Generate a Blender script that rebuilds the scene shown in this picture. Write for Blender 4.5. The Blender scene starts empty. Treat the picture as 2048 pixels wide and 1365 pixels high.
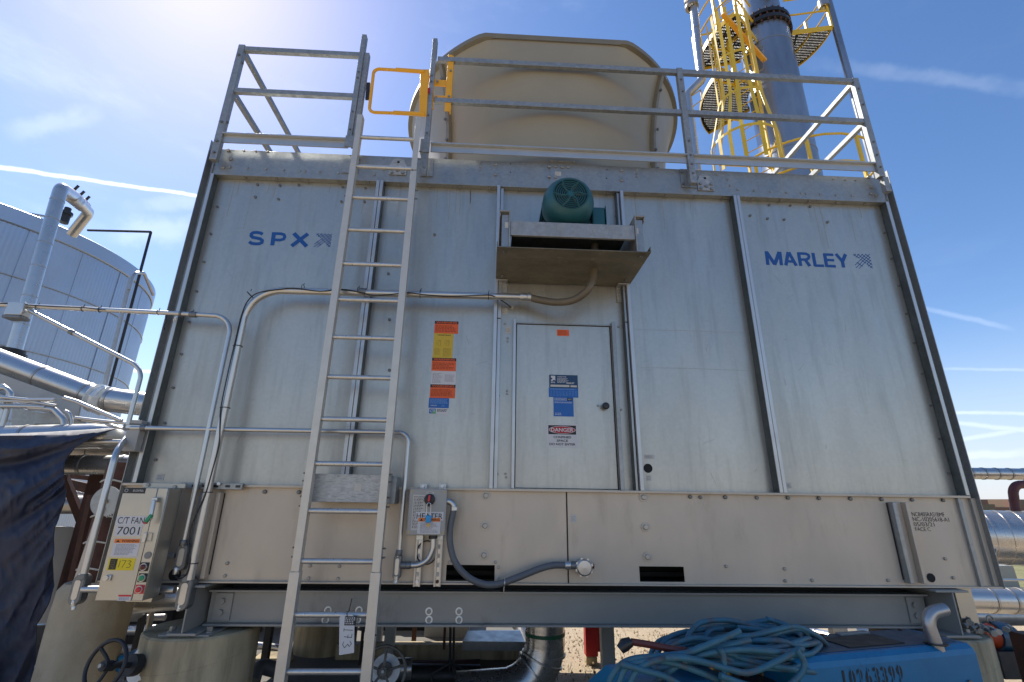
import bpy, bmesh, math, random
from mathutils import Vector, Matrix, noise
random.seed(7)
S = bpy.context.scene
COL = S.collection
# ------------------------------------------------------------------ camera
RM = Matrix(((0.9987260098, -0.0486058201, 0.0135584480),
             (-0.0282823349, -0.3166551082, 0.9481190073),
             (-0.0417907501, -0.9472945776, -0.3176263787)))
CP = Vector((2.4888147, -3.7222817, 1.65))
F = 955.0
cam = bpy.data.cameras.new('camera'); camo = bpy.data.objects.new('camera', cam); COL.objects.link(camo)
cam.sensor_width = 36; cam.lens = F / 2048 * 36; cam.clip_end = 3000; cam.clip_start = 0.05
camo.matrix_world = Matrix.Translation(CP) @ RM.transposed().to_4x4()
S.camera = camo

def ray(u, v):
    return RM.transposed() @ Vector(((u - 1024) / F, (682.5 - v) / F, -1))
def P(u, v, Y=0.0, X=None, Z=None):
    d = ray(u, v)
    if X is not None: k = (X - CP.x) / d.x
    elif Z is not None: k = (Z - CP.z) / d.z
    else: k = (Y - CP.y) / d.y
    return CP + d * k

# ------------------------------------------------------------------ light, sky, exposure
SUN = ray(400, -120).normalized()
sun_el = math.asin(SUN.z); sun_az = math.atan2(SUN.x, SUN.y)
sl = bpy.data.lights.new('sun', 'SUN'); so = bpy.data.objects.new('sun', sl); COL.objects.link(so)
sl.energy = 4.4; sl.angle = math.radians(0.5); sl.color = (1, 0.95, 0.87)
so.rotation_euler = (-SUN).to_track_quat('-Z', 'Y').to_euler()
S.view_settings.view_transform = 'Standard'; S.view_settings.look = 'None'
S.view_settings.exposure = 0.5; S.view_settings.gamma = 1
W = bpy.data.worlds.new('World'); S.world = W; W.use_nodes = True
nt = W.node_tree; nt.nodes.clear()
def N(t, **k):
    n = nt.nodes.new(t)
    for a, b in k.items(): setattr(n, a, b)
    return n
sky = N('ShaderNodeTexSky', sky_type='NISHITA', sun_disc=False)
sky.sun_elevation = sun_el; sky.sun_rotation = sun_az
sky.air_density = 1.0; sky.dust_density = 0.27; sky.ozone_density = 2.6; sky.altitude = 0
bg = N('ShaderNodeBackground'); out = N('ShaderNodeOutputWorld'); bg.inputs[1].default_value = 0.135
tc = N('ShaderNodeTexCoord')
def math_(op, a, b=None, clamp=False):
    m = N('ShaderNodeMath', operation=op, use_clamp=clamp)
    for i, x in enumerate((a, b)):
        if x is None: continue
        if isinstance(x, (int, float)): m.inputs[i].default_value = x
        else: nt.links.new(x, m.inputs[i])
    return m.outputs[0]
def vdot(vec):
    m = N('ShaderNodeVectorMath', operation='DOT_PRODUCT'); nt.links.new(tc.outputs['Generated'], m.inputs[0])
    m.inputs[1].default_value = vec; return m.outputs['Value']
def nz(scale, vscale=(1, 1, 1), detail=5, rough=0.6, rot=(0, 0, 0)):
    mp = N('ShaderNodeMapping'); mp.inputs['Scale'].default_value = vscale; mp.inputs['Rotation'].default_value = rot
    nt.links.new(tc.outputs['Generated'], mp.inputs[0])
    n = N('ShaderNodeTexNoise'); n.inputs['Scale'].default_value = scale; n.inputs['Detail'].default_value = detail
    n.inputs['Roughness'].default_value = rough; nt.links.new(mp.outputs[0], n.inputs['Vector']); return n.outputs[0]
def ramp(x, a, b):
    m = N('ShaderNodeMapRange', interpolation_type='SMOOTHSTEP'); nt.links.new(x, m.inputs[0])
    m.inputs[1].default_value = a; m.inputs[2].default_value = b; return m.outputs[0]
brk = nz(38, detail=6)
brk2 = nz(9, detail=4)
cloud = None
def addc(x):
    global cloud
    cloud = x if cloud is None else math_('MAXIMUM', cloud, x)
# condensation trails and thin streaks: great-circle bands between two directions of the sky
def trail(a, b, w, op, soft=0.3, thr=(0.2, 0.55)):
    da = ray(*a).normalized(); db = ray(*b).normalized(); n = da.cross(db).normalized(); mid = (da + db).normalized()
    half = math.cos(math.acos(max(-1, min(1, da.dot(db)))) / 2)
    wob = math_('MULTIPLY', math_('SUBTRACT', brk, 0.5), w * 1.2)
    d = math_('ABSOLUTE', math_('ADD', vdot(n), wob))
    band = math_('SUBTRACT', 1.0, ramp(d, w * 0.15, w))
    al = ramp(vdot(mid), half - soft * (1 - half), half + soft * (1 - half))
    addc(math_('MULTIPLY', math_('MULTIPLY', band, al), math_('MULTIPLY', ramp(brk2, *thr), op)))
trail((-60, 326), (470, 403), 0.0045, 0.6, 0.05, (0.0, 0.3))
trail((1640, 128), (2150, 188), 0.014, 0.07, 0.8, (0.3, 0.7))
trail((1830, 612), (2010, 655), 0.006, 0.09, 0.8)
trail((1880, 738), (2100, 741), 0.0035, 0.12, 0.6)
trail((1890, 825), (2100, 828), 0.004, 0.18, 0.6)
trail((1890, 843), (2100, 868), 0.005, 0.15, 0.6)
trail((1890, 885), (2100, 850), 0.005, 0.13, 0.6)
trail((1900, 912), (2100, 905), 0.008, 0.13, 0.6)
trail((250, 742), (320, 744), 0.004, 0.5, 0.8, (0.0, 0.2))
trail((200, 455), (430, 470), 0.035, 0.16, 0.6, (0.35, 0.65))
trail((250, 415), (420, 400), 0.018, 0.12, 0.6, (0.35, 0.65))
trail((30, 265), (200, 225), 0.02, 0.12, 0.8, (0.35, 0.6))
# thin veil of cirrus, thicker towards the sun side
ci = ramp(nz(3.2, (1, 1, 3.0), 7, 0.62, (0.3, 0.2, 0.5)), 0.5, 0.85)
near = ramp(vdot(SUN), 0.55, 0.98)
addc(math_('MULTIPLY', ci, math_('ADD', math_('MULTIPLY', near, 0.16), 0.02)))
mix = N('ShaderNodeMixRGB'); nt.links.new(cloud, mix.inputs[0]); hs = N('ShaderNodeHueSaturation'); hs.inputs['Saturation'].default_value = 1.2; nt.links.new(sky.outputs[0], hs.inputs['Color']); 
tint = N('ShaderNodeMixRGB', blend_type='MULTIPLY'); tint.inputs[0].default_value = 1; tint.inputs[2].default_value = (1.17, 1.0, 0.99, 1)
nt.links.new(hs.outputs[0], tint.inputs[1])
hz_ = N('ShaderNodeMixRGB'); hz_.inputs[2].default_value = (3.6, 4.2, 5.1, 1); nt.links.new(tint.outputs[0], hz_.inputs[1])
nt.links.new(math_('MULTIPLY', math_('SUBTRACT', 1.0, ramp(vdot((0, 0, 1)), 0.0, 0.30)), 0.75), hz_.inputs[0])
nt.links.new(hz_.outputs[0], mix.inputs[1])
mix.inputs[2].default_value = (9.5, 9.9, 10.5, 1)
nt.links.new(mix.outputs[0], bg.inputs[0]); nt.links.new(bg.outputs[0], out.inputs[0])

# ------------------------------------------------------------------ materials
MATS = {}
def mat(name, col, metal=0.0, rough=0.5, var=0.12, scale=6.0, stretch=(1, 1, 1), bump=0.0, bscale=60.0, col2=None,
        spangle=0.0, rvar=0.1, col3=None, c3=(0.62, 0.75), c3scale=2.0, c3str=(1, 1, 1), detail=6, alpha=None, bdist=0.004):
    m = bpy.data.materials.new(name); m.use_nodes = True; t = m.node_tree; ns = t.nodes; L = t.links
    b = ns['Principled BSDF']; b.inputs['Metallic'].default_value = metal; b.inputs['Roughness'].default_value = rough
    g = ns.new('ShaderNodeNewGeometry')
    def noise_(sc, st, det=detail, ro=0.6):
        mp = ns.new('ShaderNodeMapping'); mp.inputs['Scale'].default_value = st; L.new(g.outputs['Position'], mp.inputs[0])
        n = ns.new('ShaderNodeTexNoise'); n.inputs['Scale'].default_value = sc; n.inputs['Detail'].default_value = det
        n.inputs['Roughness'].default_value = ro; L.new(mp.outputs[0], n.inputs['Vector']); return n.outputs[0]
    def mr(x, a, c, d=0.0, e=1.0):
        q = ns.new('ShaderNodeMapRange'); L.new(x, q.inputs[0])
        for i, vv in zip((1, 2, 3, 4), (a, c, d, e)): q.inputs[i].default_value = vv
        return q.outputs[0]
    c1 = col; c2 = col2 or tuple(x * (1 - var * 2) for x in col)
    mx = ns.new('ShaderNodeMixRGB'); mx.inputs[1].default_value = (*c1, 1); mx.inputs[2].default_value = (*c2, 1)
    n1 = noise_(scale, stretch); L.new(mr(n1, 0.3, 0.72), mx.inputs[0]); cur = mx.outputs[0]
    if spangle:
        vo = ns.new('ShaderNodeTexVoronoi'); vo.inputs['Scale'].default_value = 45; L.new(g.outputs['Position'], vo.inputs['Vector'])
        sp = ns.new('ShaderNodeSeparateColor'); L.new(vo.outputs['Color'], sp.inputs[0])
        q = ns.new('ShaderNodeMixRGB'); q.blend_type = 'MULTIPLY'; q.inputs[0].default_value = 1
        cmb = ns.new('ShaderNodeCombineColor'); k = mr(sp.outputs[0], 0, 1, 1 - spangle, 1 + spangle * 0.4)
        for i in range(3): L.new(k, cmb.inputs[i])
        L.new(cur, q.inputs[1]); L.new(cmb.outputs[0], q.inputs[2]); cur = q.outputs[0]
    if col3:
        q = ns.new('ShaderNodeMixRGB'); q.inputs[2].default_value = (*col3, 1); L.new(cur, q.inputs[1])
        L.new(mr(noise_(c3scale, c3str, 8, 0.65), c3[0], c3[1]), q.inputs[0]); cur = q.outputs[0]
    L.new(cur, b.inputs['Base Color'])
    if rvar:
        L.new(mr(noise_(scale * 1.7, stretch), 0.3, 0.7, max(0.04, rough - rvar), min(1, rough + rvar)), b.inputs['Roughness'])
    if bump:
        bp = ns.new('ShaderNodeBump'); bp.inputs['Strength'].default_value = bump; bp.inputs['Distance'].default_value = bdist
        L.new(noise_(bscale, stretch), bp.inputs['Height']); L.new(bp.outputs[0], b.inputs['Normal'])
    MATS[name] = m; return m
galv = mat('galvanized_sheet', (0.50, 0.485, 0.43), 0.72, 0.36, 0.08, 1.5, (1.2, 1, 0.35), 0.25, 1.7, rvar=0.05, spangle=0.04,
           col3=(0.34, 0.33, 0.29), c3=(0.50, 0.78), c3scale=5, c3str=(2.2, 1, 0.22), bdist=0.03)
flang = mat('shade_dark_flange', (0.13, 0.145, 0.14), 0.5, 0.5, 0.2, 6, (1, 1, .4), spangle=0.15)  # shade on the rib and corner side faces is put into this colour
galv2 = mat('galvanized_frame', (0.36, 0.37, 0.36), 0.6, 0.42, 0.08, 3, (1.5, 1, .4), spangle=0.10, col3=(0.26, 0.27, 0.265), c3=(0.6, 0.8), c3scale=7)
railm = mat('galvanized_rail', (0.36, 0.37, 0.365), 0.5, 0.5, 0.10, 14, spangle=0.16)
dull = mat('galvanized_streaked_plate', (0.50, 0.50, 0.48), 0.5, 0.5, 0.1, 20, (1, 1, 3), spangle=0.1, col3=(0.27, 0.27, 0.26), c3=(0.50, 0.66), c3scale=75, c3str=(0.3, 1, 1.6))
dull2 = mat('galvanized_dull_channel', (0.40, 0.39, 0.36), 0.5, 0.48, 0.1, 8, (2, 1, .6), spangle=0.12)
bright = mat('bright_edge_steel', (0.54, 0.55, 0.54), 0.6, 0.35, 0.06, 5, rvar=0.05)
stain = mat('basin_stainless', (0.58, 0.49, 0.38), 0.3, 0.45, 0.07, 3, (1, 1, 0.5), 0.06, 7, rvar=0.06,
            col3=(0.36, 0.29, 0.21), c3=(0.55, 0.88), c3scale=2.6, c3str=(2.4, 1, 0.6), bdist=0.01)
stain2 = mat('stainless_enclosure', (0.52, 0.48, 0.40), 0.8, 0.38, 0.05, 4, rvar=0.05)
boltm = mat('bolt_zinc', (0.42, 0.40, 0.36), 0.7, 0.45, 0.2, 30)
boltd = mat('bolt_weathered', (0.24, 0.235, 0.22), 0.6, 0.5, 0.2, 30)
btan = mat('bolt_stainless_tan', (0.50, 0.45, 0.38), 0.4, 0.4, 0.1, 30)
washer = mat('washer_bright', (0.78, 0.80, 0.78), 0.5, 0.4, 0.05, 30)
alu = mat('ladder_aluminium', (0.62, 0.575, 0.49), 0.35, 0.36, 0.05, 12, rvar=0.06)
alur = mat('rung_aluminium', (0.62, 0.60, 0.56), 0.7, 0.34, 0.1, 18, col3=(0.25, 0.24, 0.22), c3=(0.68, 0.72), c3scale=14)
cond = mat('conduit_steel', (0.56, 0.55, 0.525), 0.8, 0.30, 0.03, 10, rvar=0)
fitm = mat('conduit_fitting_grey', (0.20, 0.205, 0.205), 0.6, 0.42, 0.08, 20)
paintg = mat('grey_beam_paint', (0.33, 0.315, 0.28), 0.15, 0.5, 0.07, 2.5, rvar=0.1, col3=(0.17, 0.16, 0.145), c3=(0.60, 0.72), c3scale=1.3, c3str=(1, 1, 0.6))
paintl = mat('light_grey_paint', (0.40, 0.40, 0.38), 0.1, 0.5, 0.06, 5)
conc = mat('concrete', (0.56, 0.45, 0.275), 0, 0.85, 0.2, 7, (1, 1, 0.35), 0.8, 60, col3=(0.24, 0.19, 0.11), c3=(0.46, 0.66), c3scale=3.5, c3str=(2, 2, 0.22))
fiber = mat('cream_fibreglass', (0.34, 0.295, 0.205), 0, 0.4, 0.04, 3, rvar=0.06, bump=0.05, bscale=12)
fibed = mat('fibreglass_edge', (0.22, 0.19, 0.13), 0, 0.5, 0.08, 6)
yel = mat('yellow_paint', (0.80, 0.52, 0.03), 0, 0.4, 0.08, 6, rvar=0.08)
yelo = mat('safety_gate_yellow', (0.88, 0.42, 0.02), 0, 0.38, 0.05, 8)
yeld = mat('yellow_paint_worn', (0.62, 0.42, 0.05), 0, 0.5, 0.2, 8, col3=(0.16, 0.11, 0.05), c3=(0.6, 0.7), c3scale=9)
teal = mat('teal_motor_paint', (0.022, 0.115, 0.13), 0.1, 0.42, 0.1, 9, bump=0.1, bscale=90)
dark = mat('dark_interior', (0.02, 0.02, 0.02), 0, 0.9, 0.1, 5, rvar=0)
black = mat('black_plastic', (0.018, 0.018, 0.018), 0, 0.4, 0.1, 9)
blkst = mat('black_steel', (0.035, 0.035, 0.037), 0.3, 0.5, 0.15, 9)
rust = mat('rusty_steel', (0.11, 0.045, 0.03), 0.1, 0.75, 0.2, 8, bump=0.3, col3=(0.05, 0.03, 0.025), c3=(0.5, 0.7), c3scale=6)
brown = mat('oxide_red_pipe', (0.13, 0.03, 0.022), 0.05, 0.5, 0.15, 8)
redp = mat('red_paint', (0.45, 0.012, 0.015), 0, 0.45, 0.1, 8)
redb = mat('red_plastic', (0.62, 0.03, 0.04), 0, 0.35, 0.05, 8)
grnb = mat('green_plastic', (0.03, 0.28, 0.12), 0, 0.35, 0.05, 8)
maroon = mat('dark_red_lens', (0.10, 0.01, 0.01), 0, 0.25, 0.05, 8)
blue = mat('welder_blue_paint', (0.008, 0.165, 0.33), 0.05, 0.42, 0.08, 6, rvar=0.1, col3=(0.02, 0.06, 0.12), c3=(0.62, 0.75), c3scale=5, bump=0.05, bscale=20)
bluedk = mat('dusty_hood_paint', (0.095, 0.115, 0.14), 0.1, 0.55, 0.12, 6)
lblue = mat('padlock_blue', (0.02, 0.26, 0.55), 0.3, 0.35, 0.05, 8)
logo = mat('logo_blue', (0.006, 0.075, 0.29), 0, 0.45, 0.04, 5)
tankm = mat('tank_cladding', (0.42, 0.48, 0.56), 0.75, 0.40, 0.06, 0.8, rvar=0.05)
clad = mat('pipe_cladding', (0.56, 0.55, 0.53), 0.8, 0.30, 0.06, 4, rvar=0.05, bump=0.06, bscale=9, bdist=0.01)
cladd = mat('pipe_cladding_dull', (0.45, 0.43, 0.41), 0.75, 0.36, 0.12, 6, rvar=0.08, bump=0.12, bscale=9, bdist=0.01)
cladm = mat('spiral_duct_steel', (0.60, 0.57, 0.53), 0.85, 0.28, 0.1, 5, (1, 1, 3), rvar=0.08, col3=(0.34, 0.25, 0.17), c3=(0.6, 0.8), c3scale=3, c3str=(6, 1, 1))
column_m = mat('column_cladding', (0.38, 0.41, 0.45), 0.75, 0.34, 0.2, 2.2, (1, 1, .3), rvar=0.06)
tarpm = mat('navy_tarpaulin', (0.016, 0.023, 0.052), 0, 0.6, 0.15, 3, bump=0.2, bscale=14, col3=(0.05, 0.048, 0.05), c3=(0.55, 0.8), c3scale=2, bdist=0.01)
cablem = mat('blue_welding_cable', (0.045, 0.16, 0.215), 0, 0.55, 0.15, 12, col3=(0.10, 0.085, 0.08), c3=(0.5, 0.68), c3scale=16, bump=0.2, bscale=70)
flexm = mat('grey_flexible_conduit', (0.12, 0.125, 0.13), 0, 0.5, 0.1, 12, col3=(0.05, 0.045, 0.04), c3=(0.66, 0.72), c3scale=14)
flext = mat('brown_flexible_conduit', (0.17, 0.135, 0.09), 0.1, 0.5, 0.1, 12)
canvas = mat('insulation_canvas', (0.45, 0.37, 0.25), 0, 0.8, 0.15, 3, bump=0.6, bscale=5, bdist=0.03, col3=(.25,.19,.12), c3=(.55,.75), c3scale=4)
white = mat('white_label', (0.60, 0.58, 0.56), 0, 0.5, 0.03, 9)
cream = mat('cream_label', (0.55, 0.52, 0.45), 0, 0.5, 0.05, 9)
orange = mat('orange_label', (0.78, 0.115, 0.015), 0, 0.5, 0.03, 9)
orange2 = mat('warning_orange', (0.80, 0.20, 0.02), 0, 0.5, 0.03, 9)
ylab = mat('yellow_label', (0.62, 0.42, 0.03), 0, 0.5, 0.04, 9)
ylab2 = mat('bright_yellow_label', (0.75, 0.56, 0.01), 0, 0.5, 0.04, 9)
blab = mat('blue_label', (0.010, 0.12, 0.40), 0, 0.5, 0.03, 9)
nlab = mat('navy_label', (0.008, 0.045, 0.11), 0, 0.45, 0.03, 9)
glab = mat('green_label', (0.05, 0.36, 0.12), 0, 0.5, 0.03, 9)
ink = mat('black_ink', (0.02, 0.02, 0.02), 0, 0.6, 0.05, 9)
inkf = mat('faded_ink', (0.26, 0.24, 0.28), 0, 0.6, 0.05, 9)
inko = mat('rust_ink', (0.30, 0.05, 0.01), 0, 0.6, 0.05, 9)
inky = mat('olive_ink', (0.28, 0.19, 0.02), 0, 0.6, 0.05, 9)
inkb = mat('pale_blue_ink', (0.20, 0.36, 0.62), 0, 0.6, 0.05, 9)
stenc = mat('stencil_ink', (0.07, 0.055, 0.05), 0, 0.6, 0.1, 9)
brass = mat('brass', (0.45, 0.32, 0.10), 0.8, 0.35, 0.05, 9)
caulk = mat('dark_caulk', (0.045, 0.03, 0.02), 0, 0.8, 0.3, 20)
bgrey = mat('enclosure_grey', (0.36, 0.345, 0.31), 0.05, 0.45, 0.04, 9)
gravel = mat('gravel', (0.47, 0.37, 0.245), 0, 0.9, 0.2, 1.2, bump=1.0, bscale=70, col2=(0.30, 0.22, 0.13), col3=(0.58, 0.49, 0.36), c3=(0.50, 0.66), c3scale=55, bdist=0.012)
slabm = mat('concrete_slab', (0.19, 0.175, 0.15), 0, 0.85, 0.15, 2, bump=0.3)
grassm = mat('grass_field', (0.16, 0.17, 0.05), 0, 0.9, 0.2, 1.5, bump=0.8, bscale=30, col2=(0.28, 0.24, 0.12), bdist=0.03)
weedm = mat('dry_weeds', (0.34, 0.25, 0.10), 0, 0.8, 0.2, 8, col2=(0.14, 0.16, 0.05))
cone = mat('orange_guard', (0.75, 0.09, 0.02), 0, 0.5, 0.05, 9)
grating = mat('grating_steel', (0.02, 0.02, 0.022), 0.3, 0.6, 0.1, 9)
tape = mat('green_tape', (0.02, 0.14, 0.07), 0, 0.5, 0.05, 9)

# ------------------------------------------------------------------ mesh helpers
X1, Y1, Z1 = Vector((1, 0, 0)), Vector((0, 1, 0)), Vector((0, 0, 1))
class MB:
    def __init__(s): s.v = []; s.f = []
    def add(s, vs, fs):
        o = len(s.v); s.v += [Vector(a) for a in vs]; s.f += [tuple(i + o for i in f) for f in fs]; return s
    def box(s, x0, x1, y0, y1, z0, z1):
        return s.add([(x, y, z) for z in (z0, z1) for y in (y0, y1) for x in (x0, x1)],
                     [(0, 2, 3, 1), (4, 5, 7, 6), (0, 1, 5, 4), (2, 6, 7, 3), (0, 4, 6, 2), (1, 3, 7, 5)])
    def obox(s, o, a, b, c):      # corner o, edge vectors
        o, a, b, c = map(Vector, (o, a, b, c))
        vs = [o, o + a, o + b, o + a + b, o + c, o + a + c, o + b + c, o + a + b + c]
        fs = [(0, 2, 3, 1), (4, 5, 7, 6), (0, 1, 5, 4), (2, 6, 7, 3), (0, 4, 6, 2), (1, 3, 7, 5)]
        if a.cross(b).dot(c) < 0: fs = [f[::-1] for f in fs]
        return s.add(vs, fs)
    def bar(s, p, q, w, h, up=Z1):     # w across, h along up
        p, q = Vector(p), Vector(q); d = (q - p); u = Vector(up); r = d.cross(u)
        if r.length < 1e-6: r = d.cross(X1)
        r.normalize(); u = r.cross(d).normalized()
        return s.obox(p - r * w / 2 - u * h / 2, r * w, u * h, d)
    def tube(s, pts, r, n=10, closed=False):
        pts = [Vector(p) for p in pts]; m = len(pts); base = len(s.v)
        rs = r if isinstance(r, (list, tuple)) else [r] * m
        tan = []
        for i in range(m):
            a = pts[(i - 1) % m] if (closed or i > 0) else pts[i]; b = pts[(i + 1) % m] if (closed or i < m - 1) else pts[i]
            tan.append((b - a).normalized())
        u = tan[0].orthogonal().normalized()
        for i in range(m):
            t = tan[i]; u = (u - t * u.dot(t))
            if u.length < 1e-6: u = t.orthogonal()
            u.normalize(); w = t.cross(u)
            for k in range(n):
                an = 2 * math.pi * k / n; s.v.append(pts[i] + (u * math.cos(an) + w * math.sin(an)) * rs[i])
        for i in range(m if closed else m - 1):
            j = (i + 1) % m
            for k in range(n):
                k2 = (k + 1) % n; s.f.append((base + i * n + k, base + i * n + k2, base + j * n + k2, base + j * n + k))
        if not closed:
            s.f.append(tuple(base + k for k in range(n))[::-1]); s.f.append(tuple(base + (m - 1) * n + k for k in range(n)))
        return s
    def cyl(s, p, q, r, n=16, r2=None): return s.tube([p, q], [r, r if r2 is None else r2], n)
    def prism(s, pts, d):          # planar polygon extruded by vector d
        pts = [Vector(p) for p in pts]; n = len(pts); d = Vector(d); base = len(s.v); s.v += pts + [p + d for p in pts]
        s.f.append(tuple(base + i for i in range(n))); s.f.append(tuple(base + n + i for i in range(n))[::-1])
        for i in range(n):
            j = (i + 1) % n; s.f.append((base + j, base + i, base + n + i, base + n + j))
        return s
    def lathe(s, c, prof, n=48, ax=Z1, arc=None, cap=False):   # prof [(r, h)]
        c = Vector(c); ax = Vector(ax).normalized(); u = X1 if abs(ax.x) < 0.9 else Y1
        u = (u - ax * u.dot(ax)).normalized(); w = ax.cross(u); base = len(s.v); m = len(prof)
        for r, h in prof:
            for k in range(n):
                a = 2 * math.pi * k / n; s.v.append(c + ax * h + (u * math.cos(a) + w * math.sin(a)) * r)
        for i in range(m - 1):
            for k in range(n):
                k2 = (k + 1) % n; s.f.append((base + i * n + k, base + i * n + k2, base + (i + 1) * n + k2, base + (i + 1) * n + k))
        if cap:
            s.f.append(tuple(base + k for k in range(n))[::-1]); s.f.append(tuple(base + (m - 1) * n + k for k in range(n)))
        return s
    def hexbolt(s, p, d, r, h, wr=0):
        p, d = Vector(p), Vector(d).normalized()
        if wr: s.cyl(p, p + d * h * 0.25, wr, 16); p = p + d * h * 0.2
        return s.cyl(p, p + d * h, r, 6)
ORI = {}
def build(m, name, ma, parent=None, bevel=0.0, smooth=35, seg=2):
    pts = m.v; lo = Vector((min(p[i] for p in pts) for i in range(3))); hi = Vector((max(p[i] for p in pts) for i in range(3)))
    o = Vector(((lo.x + hi.x) / 2, (lo.y + hi.y) / 2, lo.z if parent is None else (lo.z + hi.z) / 2))
    me = bpy.data.meshes.new(name); me.from_pydata([p - o for p in pts], [], m.f); me.update()
    bm = bmesh.new(); bm.from_mesh(me); bmesh.ops.recalc_face_normals(bm, faces=bm.faces); bm.to_mesh(me); bm.free()
    me.materials.append(ma)
    if smooth:
        me.polygons.foreach_set('use_smooth', [True] * len(me.polygons)); me.set_sharp_from_angle(angle=math.radians(smooth))
    ob = bpy.data.objects.new(name, me); COL.objects.link(ob)
    if parent is not None: ob.parent = parent; ob.location = o - ORI[parent.name]
    else: ob.location = o
    ORI[ob.name] = o
    if bevel:
        b = ob.modifiers.new('bevel', 'BEVEL'); b.width = bevel; b.segments = seg; b.limit_method = 'ANGLE'; b.angle_limit = math.radians(40)
        b.harden_normals = False
    return ob
def tag(o, label=None, cat=None, group=None, kind=None):
    if label: o['label'] = label
    if cat: o['category'] = cat
    if group: o['group'] = group
    if kind: o['kind'] = kind
    return o
def thing(name, label, cat, loc=(0, 0, 0), group=None):
    o = bpy.data.objects.new(name, None); COL.objects.link(o); o.location = loc; o.empty_display_size = 0.1
    ORI[o.name] = Vector(loc); return tag(o, label, cat, group)
def single(m, name, ma, label, cat, group=None, bevel=0, smooth=35):
    return tag(build(m, name, ma, None, bevel, smooth), label, cat, group)
def struct(m, name, ma, bevel=0):
    return tag(build(m, name, ma, None, bevel), kind='structure')
def fillet(pts, rad, n=7):
    pts = [Vector(p) for p in pts]; out = [pts[0]]
    rads = rad if isinstance(rad, (list, tuple)) else [rad] * len(pts)
    for i in range(1, len(pts) - 1):
        a, b, c = pts[i - 1], pts[i], pts[i + 1]; d1 = (a - b); d2 = (c - b)
        ang = d1.angle(d2); t = min(rads[i] / math.tan(ang / 2), d1.length * 0.49, d2.length * 0.49)
        p, q = b + d1.normalized() * t, b + d2.normalized() * t
        for k in range(n + 1):
            f = k / n; out.append((1 - f) ** 2 * p + 2 * f * (1 - f) * (b * 0.72 + (p + q) * 0.14) + f * f * q)
    out.append(pts[-1]); return out
def spline(pts, n=8):
    pts = [Vector(p) for p in pts]; out = []
    q = [pts[0] * 2 - pts[1]] + pts + [pts[-1] * 2 - pts[-2]]
    for i in range(1, len(q) - 2):
        for k in range(n):
            t = k / n; a, b, c, d = q[i - 1], q[i], q[i + 1], q[i + 2]
            out.append(0.5 * ((2 * b) + (c - a) * t + (2 * a - 5 * b + 4 * c - d) * t * t + (3 * b - a - 3 * c + d) * t ** 3))
    out.append(pts[-1]); return out
# --- lettering
_tc = {}
def glyphs(s, bold=0.0):
    k = (s, bold)
    if k in _tc: return _tc[k]
    cu = bpy.data.curves.new('t', 'FONT'); cu.body = s; cu.offset = bold; cu.resolution_u = 3
    ob = bpy.data.objects.new('t', cu); COL.objects.link(ob)
    dg = bpy.context.evaluated_depsgraph_get(); dg.update()
    me = bpy.data.meshes.new_from_object(ob.evaluated_get(dg))
    vs = [(v.co.x, v.co.y) for v in me.vertices]; fs = [tuple(p.vertices) for p in me.polygons]
    bpy.data.objects.remove(ob); bpy.data.curves.remove(cu); bpy.data.meshes.remove(me)
    _tc[k] = (vs, fs); return _tc[k]
class FR:      # flat frame on a surface: origin, right, up, normal
    def __init__(s, o, u=X1, v=Z1):
        s.o = Vector(o); s.u = Vector(u).normalized(); s.v = Vector(v).normalized(); s.n = s.u.cross(s.v)
    def pt(s, x, y, d=0): return s.o + s.u * x + s.v * y + s.n * d
    def sheet(s, x0, x1, y0, y1, d0=0, d1=0.001, m=None):
        m = m or MB(); return m.obox(s.pt(x0, y0, d0), s.u * (x1 - x0), s.v * (y1 - y0), s.n * (d1 - d0))
    def text(s, t, x0, x1, y0, y1, d=0.0016, bold=0.0, m=None, slant=0):
        m = m or MB(); vs, fs = glyphs(t, bold)
        ax, bx = min(v[0] for v in vs), max(v[0] for v in vs); ay, by = min(v[1] for v in vs), max(v[1] for v in vs)
        P_ = []
        for a, b in vs:
            fy = (b - ay) / (by - ay); P_.append(s.pt(x0 + (a - ax) / (bx - ax) * (x1 - x0) + slant * fy, y0 + fy * (y1 - y0), d))
        o = len(m.v); m.v += P_; m.f += [tuple(i + o for i in f) for f in fs]; return m
    def stroke(s, pl, w, d0=0.0, d1=0.0015, m=None, caps=0.0):
        m = m or MB(); pl = [Vector((a, b, 0)) for a, b in pl]; n = len(pl); L_ = []; R_ = []
        for i in range(n):
            t1 = (pl[i] - pl[i - 1]).normalized() if i else (pl[1] - pl[0]).normalized()
            t2 = (pl[i + 1] - pl[i]).normalized() if i < n - 1 else t1
            t = (t1 + t2).normalized(); nn = Vector((-t.y, t.x, 0)); k = w / 2 / max(0.4, t.dot(t1))
            c = pl[i] - (t * caps if i == 0 else Vector()) + (t * caps if i == n - 1 else Vector())
            L_.append(c + nn * k); R_.append(c - nn * k)
        for i in range(n - 1):
            q = [L_[i], R_[i], R_[i + 1], L_[i + 1]]
            m.prism([s.pt(a.x, a.y, d1) for a in q], s.n * (d0 - d1))
        return m
    def lines(s, x0, x1, y0, y1, rows, d=0.0014, fill=0.55, ragged=0.2, m=None, rnd=None):   # unreadably small print
        m = m or MB(); h = (y1 - y0) / rows; r = rnd or random
        for i in range(rows):
            y = y1 - (i + 0.5) * h; x = x0; xe = x1 - (x1 - x0) * r.random() * ragged
            while x < xe:
                w = min((x1 - x0) * r.uniform(0.05, 0.16), xe - x); s.sheet(x, x + w, y - h * fill / 2, y + h * fill / 2, 0, d, m); x += w + h * 0.45
        return m
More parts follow.
